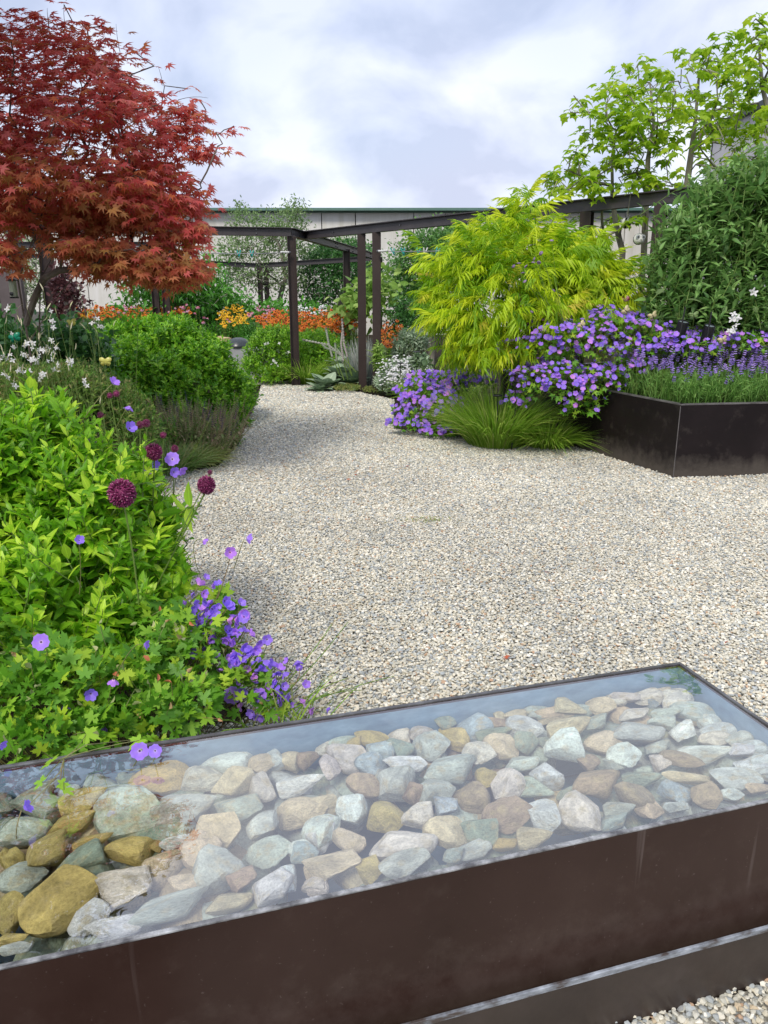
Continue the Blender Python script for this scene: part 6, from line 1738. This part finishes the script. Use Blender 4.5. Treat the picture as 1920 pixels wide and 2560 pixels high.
# strand trailing over the rim of the tank
st_pts = [(330, 1850, 1.85), (215, 1862, 1.72), (160, 1895, 1.62), (150, 1930, 1.58), (110, 1975, 1.5), (75, 2010, 1.46)]
W = np.array([at(*st_pts[0])] + [gp(p[0], p[1], .50) for p in st_pts[1:]])
m = MB(); tt = np.linspace(0, 5, 21); m.tube(np.array([[np.interp(q_, range(6), W[:, c]) for c in range(3)] for q_ in tt]), .0011, 5); m.build('trailing_stem', M_STEMR, t)
TL = [(128, 1905, 36, -30), (105, 1955, 26, -60), (160, 1975, 30, 20), (215, 1835, 38, 100), (150, 1960, 22, 60), (350, 1850, 34, -150)]
P = np.array([gp(x, y, .50) for x, y, _, _ in TL])
an = np.array([R(a_) for *_, a_ in TL]); D = np.stack([np.sin(an), np.cos(an) * .6, np.full(len(an), -.3)], 1)
L_TR = leaf_mat('trailing_leaf', [(0, (.22, .44, .03)), (1, (.36, .55, .04))], trans=.35, rib=0)
spread_leaves(t, CRANE, L_TR, P, frames(D, np.array([[0, -.45, 1.0]] * len(P))), np.array([r_ * sc(x, y, 1.6) * 1.1 for x, y, r_, _ in TL]), nparts=10, cell=1)
stems(t, np.tile(W[2], (len(P), 1)), P, M_STEMR, .0014, .001, bow=.05, name='leaf_stalks')

# ------------------------------------------------------------------ drumstick alliums
AV, AT, AU, an_ = allium_tpl(520)
AV2, AT2, AU2, an2 = allium_tpl(180)
ALL = [(305, 1233, 37, 2.42, 'largest maroon globe flower standing over the bright bush'), (516, 1213, 24, 2.6, 'maroon globe flower standing alone against the gravel'),
       (525, 1181, 7, 2.75, 'tiny maroon bud just above the globe flower on the gravel'), (385, 1130, 22, 2.9, 'fluffy maroon globe flower beside the violet cups at the bush edge'), (366, 1122, 9, 3.0, 'small maroon head tucked left of the fluffy globe'),
       (437, 1122, 10, 3.2, 'small dark maroon head right of the fluffy globe'), (408, 1088, 9, 3.3, 'small round maroon head above the fluffy globe'), (366, 1058, 11, 3.2, 'right one of two touching maroon heads above the bush'),
       (350, 1062, 10, 3.15, 'left one of two touching maroon heads above the bush'), (291, 984, 9, 3.3, 'maroon head beneath the topmost violet cup'), (275, 989, 8, 3.2, 'pale maroon head half hidden left below the topmost violet cup'), (251, 1038, 9, 3.1, 'dark maroon head half sunk in the bush leaves')]
for (x, y, r_, Y, lb) in ALL:
    c = at(x, y, Y); s_ = r_ * sc(x, y, Y)
    bx = c + np.array([-.42 if x > 480 else (-.15 if x > 330 else -.03), .12, -.75]); bx[2] = max(0.0, bx[2])
    t = thing('allium', lb, 'flower', tuple(bx), 'drumstick alliums over the bright bush')
    v_, t_, u_, nn_ = (AV, AT, AU, an_) if r_ > 15 else (AV2, AT2, AU2, an2)
    vv = np.repeat(rng.random(nn_) * .84, 7)
    wgt = np.tile([0, 0, 0, .08, .08, .08, .15], nn_)
    V = v_ * s_ * np.array([1, 1, 1.06]) + c
    mesh_np('flower_head', V, t_, F_ALL, t, {'v': np.clip(vv + wgt, 0, .99), 'uvw': u_}, smooth=False)
    m = MB(); m.lathe([(.001, -s_ * .6), (s_ * .5, -s_ * .35), (s_ * .62, 0), (s_ * .5, s_ * .35), (.001, s_ * .6)], c, 10); m.build('flower_core', F_ALL, t)
    t_ = np.linspace(0, 1, 10)[:, None]
    mid = (bx + c) / 2 + np.array([.03, 0, .06])
    m = MB(); m.tube(bx * (1 - t_) ** 2 + mid * 2 * t_ * (1 - t_) + (c - np.array([0, 0, s_ * .5])) * t_ ** 2, .0032 if r_ > 15 else .0022, 6); m.build('stem', M_STEM, t)

# ------------------------------------------------------------------ garden ornaments
def stake(px, py_top, py_bot, Y, label, rr=.045, z0=0):
    """black rod carrying a flat disc"""
    p = at(px, py_top, Y); b = at(px, py_bot, Y); b[2] = z0
    t = thing('disc_stake', label, 'garden stake', tuple(b), 'black rods with flat discs')
    m = MB(); m.tube([np.array([p[0] - .004, p[1], z0 - .02]), (p + b) / 2, p - np.array([0, 0, .004])], .0065, 6); m.build('rod', M_BLACK, t)
    m = MB(); m.lathe([(.008, -.020), (.012, -.012), (rr * .85, -.006), (rr, .002), (rr * .97, .008), (rr * .85, .004), (.001, .001)], p, 20); m.build('disc', M_BLACK, t)


stake(1288, 937, 1112, 7.5, 'tall black disc stake at the front of the grass clump', .055)
stake(1244, 989, 1104, 7.55, 'shorter black disc stake left of the tall one', .05)
stake(1041, 880, 965, 11.0, 'black disc stake behind the white yarrow', .055)
stake(1001, 908, 960, 11.2, 'short black disc stake among white yarrow heads', .05)
stake(485, 802, 850, 14.0, 'thin black stake behind the green shrub top', .01)

M_GLASS = surf('pale_lens', [(.3, (.16, .20, .22)), (.7, (.24, .29, .31))], rough=.15, bump=0)


def lamp(px, cy0, cy1, top_y, bot_y, dxr, Y, label):
    t = thing('garden_lamp', label, 'lamp', tuple(at(px - dxr, bot_y, Y) * np.array([1, 1, 0]) + np.array([0, 0, PZ])), 'black cylinder lamps on slanted stakes')
    a_ = at(px + dxr, top_y, Y - .02); b_ = at(px - dxr * 1.2, bot_y, Y - .02)
    axd = nrm(a_ - b_); c0 = at(px - 1, (cy0 + cy1) / 2, Y + .05)
    h = (cy1 - cy0) * sc(px, cy0, Y) * .98; r_ = 13.5 * sc(px, cy0, Y)
    m = MB(); m.tube([b_, a_], .007, 8); m.build('stake', M_BLACK, t)
    ax2 = nrm(axd + np.array([0, -.30, 0]))
    m = MB(); m.lathe([(r_ * .99, -h / 2), (r_, -h / 2 + .004), (r_, h / 2), (r_ * .92, h / 2), (r_ * .92, h / 2 - .012)], c0, 28, ax2); shd = m.build('shade', M_BLACK, t)
    m = MB(); m.lathe([(r_ * .90, h / 2 - .014), (r_ * .90, h / 2 - .010), (.001, h / 2 - .008)], c0, 28, ax2); m.build('lens', M_GLASS, shd)


lamp(1704, 802, 845, 768, 872, 9, 7.05, 'black cylinder lamp on slanted stake, left one of two above the lavender')
lamp(1770, 812, 856, 779, 892, 9, 6.95, 'black cylinder lamp on slanted stake, right one of two above the lavender')
m = MB(); m.tube([at(1746, 970, 6.95), at(1752, 915, 6.95)], .006, 6)
o = m.build('black_stake', M_BLACK); tag(o, 'short black stake sticking up from the lavender foliage below the right lamp', 'garden stake')


def acryl(name, c):
    m, n, l = new_mat(name)
    out = n.new('ShaderNodeOutputMaterial'); p = n.new('ShaderNodeBsdfPrincipled'); tr = n.new('ShaderNodeBsdfTranslucent'); mi = n.new('ShaderNodeMixShader'); mi.inputs[0].default_value = .45
    p.inputs['Base Color'].default_value = (*c, 1); p.inputs['Roughness'].default_value = .25; tr.inputs[0].default_value = (*c, 1)
    l.new(p.outputs[0], mi.inputs[1]); l.new(tr.outputs[0], mi.inputs[2]); l.new(mi.outputs[0], out.inputs[0]); return m


A_YEL, A_CRM, A_GRN, A_LIM = acryl('yellow_wing', (.78, .76, .22)), acryl('cream_wing', (.78, .70, .42)), acryl('emerald_wing', (.02, .35, .20)), acryl('lime_wing', (.50, .68, .30))


def butterfly(px, py, r_px, Y, mat, tilt, label, base_py=None, z0=0.0, open_=.5, body=True):
    c = at(px, py, Y); s_ = r_px * sc(px, py, Y)
    b = c.copy(); b[0] -= .04; b[2] = z0
    t = thing('butterfly_stake', label, 'garden ornament', tuple(b), 'plastic butterflies on wires')
    ca, sa = math.cos(tilt), math.sin(tilt)
    for sgn in (-1, 1):
        V = [(0, 0, 0)]
        for k in range(17):
            a_ = math.radians(-70 + 170 * k / 16)
            rr = (.62 + .45 * math.cos(2 * (a_ - R(38)))) if a_ > R(-12) else (.62 + .22 * math.cos(2 * (a_ + R(40))))
            V.append((sgn * rr * math.cos(a_), rr * math.sin(a_) * .8, rr * math.cos(a_) * open_))
        V = np.array(V); V = np.stack([V[:, 0] * ca - V[:, 1] * sa, V[:, 2] * .7 - .5 * V[:, 1] * 0, V[:, 0] * sa + V[:, 1] * ca + V[:, 2] * .35], 1) * s_ + c
        V2 = V + np.array([0, .003, .002])
        T = [(0, k, k + 1) for k in range(1, 17)]; T2 = [(18, 18 + k + 1, 18 + k) for k in range(1, 17)]
        S_ = [(k, 18 + k, 18 + k + 1) for k in range(0, 17)] + [(k, 18 + k + 1, k + 1) for k in range(0, 17)]
        mesh_np('wing', np.concatenate([V, V2]), np.array(T + T2 + S_), mat, t, smooth=False)
    m = MB(); up = np.array([-sa, 0, ca]); m.lathe([(.002, -.35 * s_), (.06 * s_, -.2 * s_), (.07 * s_, .2 * s_), (.002, .35 * s_)], c, 6, up); m.build('body', M_BLACK if mat is not A_YEL else mat, t)
    m = MB(); m.tube([b, (b + c) / 2 + np.array([.02, 0, 0]), c], .0012, 5); m.build('wire', M_STEM, t)


butterfly(263, 906, 17, 4.6, A_YEL, 0, 'yellow plastic butterfly on a wire above the bright bush', open_=.2)
butterfly(178, 808, 13, 6.0, A_YEL, .2, 'pale yellow butterfly ornament in the shade under the maple', open_=.5)
butterfly(36, 847, 17, 5.0, A_GRN, .35, 'emerald green butterfly ornament at the left edge below the maple', open_=.4)
butterfly(1455, 814, 12, 7.2, A_CRM, .9, 'cream butterfly ornament at the left side of the planter flowers', z0=.6, open_=.5)
butterfly(1566, 778, 13, 7.3, A_CRM, .9, 'cream butterfly ornament on a wire between coneflowers and planter flowers', z0=.6, open_=.5)
butterfly(1633, 791, 13, 7.2, A_CRM, .5, 'cream butterfly ornament left of the lamps', z0=.6, open_=.6)
butterfly(1652, 788, 9, 7.5, A_LIM, .2, 'small lime butterfly ornament right behind the cream one', z0=.6, open_=.6)
butterfly(1735, 791, 15, 7.3, A_LIM, .2, 'lime butterfly ornament between the two lamps', z0=.6, open_=.35)
butterfly(1808, 852, 13, 6.9, A_CRM, .4, 'cream butterfly ornament right of the lamps above the lavender', z0=.6, open_=.6)
butterfly(1902, 794, 15, 7.5, A_LIM, .25, 'lime butterfly ornament at the right edge', z0=.6, open_=.4)

# striped ball ornaments
M_BW = surf('white_enamel', [(.3, (.62, .62, .60)), (.7, (.74, .74, .72))], rough=.3, bump=0)
M_GRY = surf('grey_enamel', [(.3, (.25, .28, .30)), (.7, (.36, .39, .41))], rough=.3, bump=0)


def ball(px, py, r_px, Y, yaw, label):
    c = at(px, py, Y); r_ = r_px * sc(px, py, Y)
    t = thing('striped_ball_ornament', label, 'garden ornament', tuple(c), 'black and white striped ball ornaments hung in the trees')
    ax = np.array([math.sin(yaw), -math.cos(yaw), .05])
    cuts = [-1, -.62, -.28, .12, .45, 1]
    for k in range(5):
        a0, a1 = math.asin(cuts[k]), math.asin(cuts[k + 1])
        prof = [(max(.0005, r_ * math.cos(a) * (1 + .01 * (k % 2))), r_ * math.sin(a)) for a in np.linspace(a0, a1, 7)]
        m = MB(); m.lathe(prof, c, 24, ax); m.build('band', (M_BLACK, M_BW, M_BLACK, M_BW, M_BW)[k] if k != 2 else M_BLACK, t)
    x = nrm(np.cross(ax, (0, 0, 1)))
    for sgn in (-1, 1):
        e_ = c + nrm(ax * .78 + x * sgn * .48 + np.array([0, 0, .28])) * r_ * .98; d = nrm(ax + x * sgn * .15)
        m = MB(); m.lathe([(r_ * .40, 0), (r_ * .40, r_ * .10), (r_ * .30, r_ * .14), (.001, r_ * .14)], e_, 18, d); eye_ = m.build('eye', M_GRY, t)
        m = MB(); m.lathe([(r_ * .15, r_ * .13), (r_ * .15, r_ * .19), (.001, r_ * .2)], e_, 12, d); m.build('pupil', M_BLACK, eye_)
    m = MB(); m.lathe([(r_ * .12, 0), (r_ * .02, r_ * .25)], c + nrm(ax + np.array([0, 0, -.12])) * r_ * .97, 8, ax); m.build('nose', M_BW, t)
    m = MB(); m.tube([c + np.array([0, 0, r_]), c + np.array([0, 0, r_ + .25])], .002, 4); m.build('wire', M_WIRE, t)


ball(1565, 558, 13, 8.7, R(-118), 'striped ball ornament turned away, upper left of the two in the lime tree')
ball(1597, 598, 14, 8.6, R(4), 'striped ball ornament with two round eyes facing the garden')
ball(1668, 553, 10, 8.4, R(35), 'striped ball ornament half hidden right of the pergola post')

# bird feeder in the maple
c = at(33, 722, 5.7); s_ = sc(33, 722, 5.7)
t = thing('bird_feeder', 'tube bird feeder with dark cap and tray hanging left of the maple trunk', 'bird feeder', tuple(c))
M_TUBE = acryl('feeder_tube', (.42, .48, .36))
m = MB(); m.lathe([(9 * s_, -20 * s_), (9 * s_, 20 * s_)], c, 16); ftb = m.build('tube', M_TUBE, t)
m = MB(); m.lathe([(13 * s_, 19 * s_), (13.5 * s_, 20.5 * s_), (6 * s_, 24 * s_), (.001, 25 * s_)], c, 18); m.build('cap', M_BLACK, t)
m = MB(); m.lathe([(10 * s_, -23 * s_), (11 * s_, -20 * s_), (11 * s_, -19 * s_), (.001, -19 * s_)], c, 18); m.build('tray', M_BLACK, t)
m = MB(); m.lathe([(4.5 * s_, -1), (4.5 * s_, 1.0)], c + np.array([0, -9 * s_, -11 * s_]), 10, (0, 1, 0)) if False else m.lathe([(4.5 * s_, 0), (5 * s_, 2 * s_), (2 * s_, 3 * s_)], c + np.array([-1 * s_, -8.5 * s_, -12 * s_]), 10, (0, -1, 0)); m.build('port', M_BLACK, ftb)
for sg in (-5, 5):
    m = MB(); m.tube([c + np.array([sg * s_, 0, 24 * s_]), c + np.array([sg * s_ * .2, 0, 50 * s_])], .0016, 4); m.build('hanger', M_WIRE, t)

# dark polished dome on a pale slab, and a tan rock
M_DOME = surf('polished_stone', [(.3, (.035, .045, .05)), (.7, (.06, .072, .078))], rough=.28, bump=.05)
M_SLAB = surf('pale_stone', [(.3, (.30, .31, .32)), (.7, (.45, .46, .47))], rough=.8, bump=.3)
M_TAN = surf('tan_stone', [(.3, (.45, .33, .18)), (.6, (.58, .45, .27)), (.8, (.42, .28, .14))], rough=.8, bump=.5)
c = at(597, 868, 14.6); s_ = sc(597, 868, 14.6)
m = MB(); m.lathe([(31 * s_, 0), (33 * s_, 4 * s_), (29 * s_, 13 * s_), (20 * s_, 20 * s_), (9 * s_, 23.5 * s_), (.001, 24 * s_)], c, 32); o = m.build('stone_dome', M_DOME)
tag(o, 'smooth dark oval stone resting on a pale slab between the two green shrubs', 'stone')
m = MB(); m.box((c[0] + .12, c[1], c[2] / 2 - .005), (.75, .4, c[2] - .005)); o = m.build('stone_slab', M_SLAB, bevel=.01); tag(o, 'pale stone slab under the dark oval stone', 'slab')
me = rock_mesh('tan_rock', 77, 3, 12, (.4, .8), .03); me.materials.append(M_TAN)
c = at(561, 850, 15.0); o = bpy.data.objects.new('tan_rock', me); o.location = c - np.array([0, 0, .05]); o.scale = (.14, .12, .13); COL.objects.link(o); tag(o, 'pointed tan rock left of the dark oval stone', 'rock')
m = MB(); m.box((c[0], c[1], c[2] / 2 - .06), (.5, .4, c[2] - .2)); o = m.build('stone_plinth', M_SLAB, bevel=.01); tag(o, 'pale plinth under the pointed tan rock', 'plinth')

# fallen maple leaves on the gravel
L_FALL = leaf_mat('fallen_leaf_red', [(0, (.42, .06, .03)), (1, (.55, .16, .05))], trans=.1, rib=0)
fm = leaf_mesh(MAPLE, L_FALL, 'fallen_leaf')
for x, y, s_, lb in [(1019, 1164, .035, 'small red leaf on the gravel, furthest back'), (870, 1197, .032, 'curled red leaf on the gravel near the sage bed'), (1006, 1313, .03, 'orange red leaf on the gravel beside the green weed patch'),
                     (1369, 1430, .025, 'tiny red leaf on the gravel at the right of the court'), (1394, 1497, .025, 'orange leaf on the gravel right of centre'), (1269, 1642, .026, 'bright red leaf on the gravel close behind the tank'),
                     (888, 1186, .02, 'second curled red leaf on the gravel near the sage bed'), (1815, 1605, .02, 'reddish twig like leaf on the gravel right of the tank corner')]:
    o = bpy.data.objects.new('fallen_leaf', fm); p = gp(x, y, .016); o.location = p; o.scale = (s_,) * 3; o.rotation_euler = (rng.uniform(-.4, .4), rng.uniform(-.4, .4), rng.uniform(0, 6)); COL.objects.link(o)
    tag(o, lb, 'leaf', 'fallen leaves on the gravel')
# little weed patch growing through the gravel
c = gp(1060, 1303); t = thing('weed_patch', 'thin patch of green weeds growing through the gravel court', 'weeds', tuple(c))
n = 90; A = c + np.stack([rng.normal(size=n) * .10, rng.normal(size=n) * .035, np.zeros(n) + .005], 1)
blades(t, A, np.stack([rng.normal(size=n) * .8, rng.normal(size=n) * .8, np.ones(n)], 1), rng.uniform(.02, .05, n), .002, L_CRP, curl=.6, m=4, name='blades')
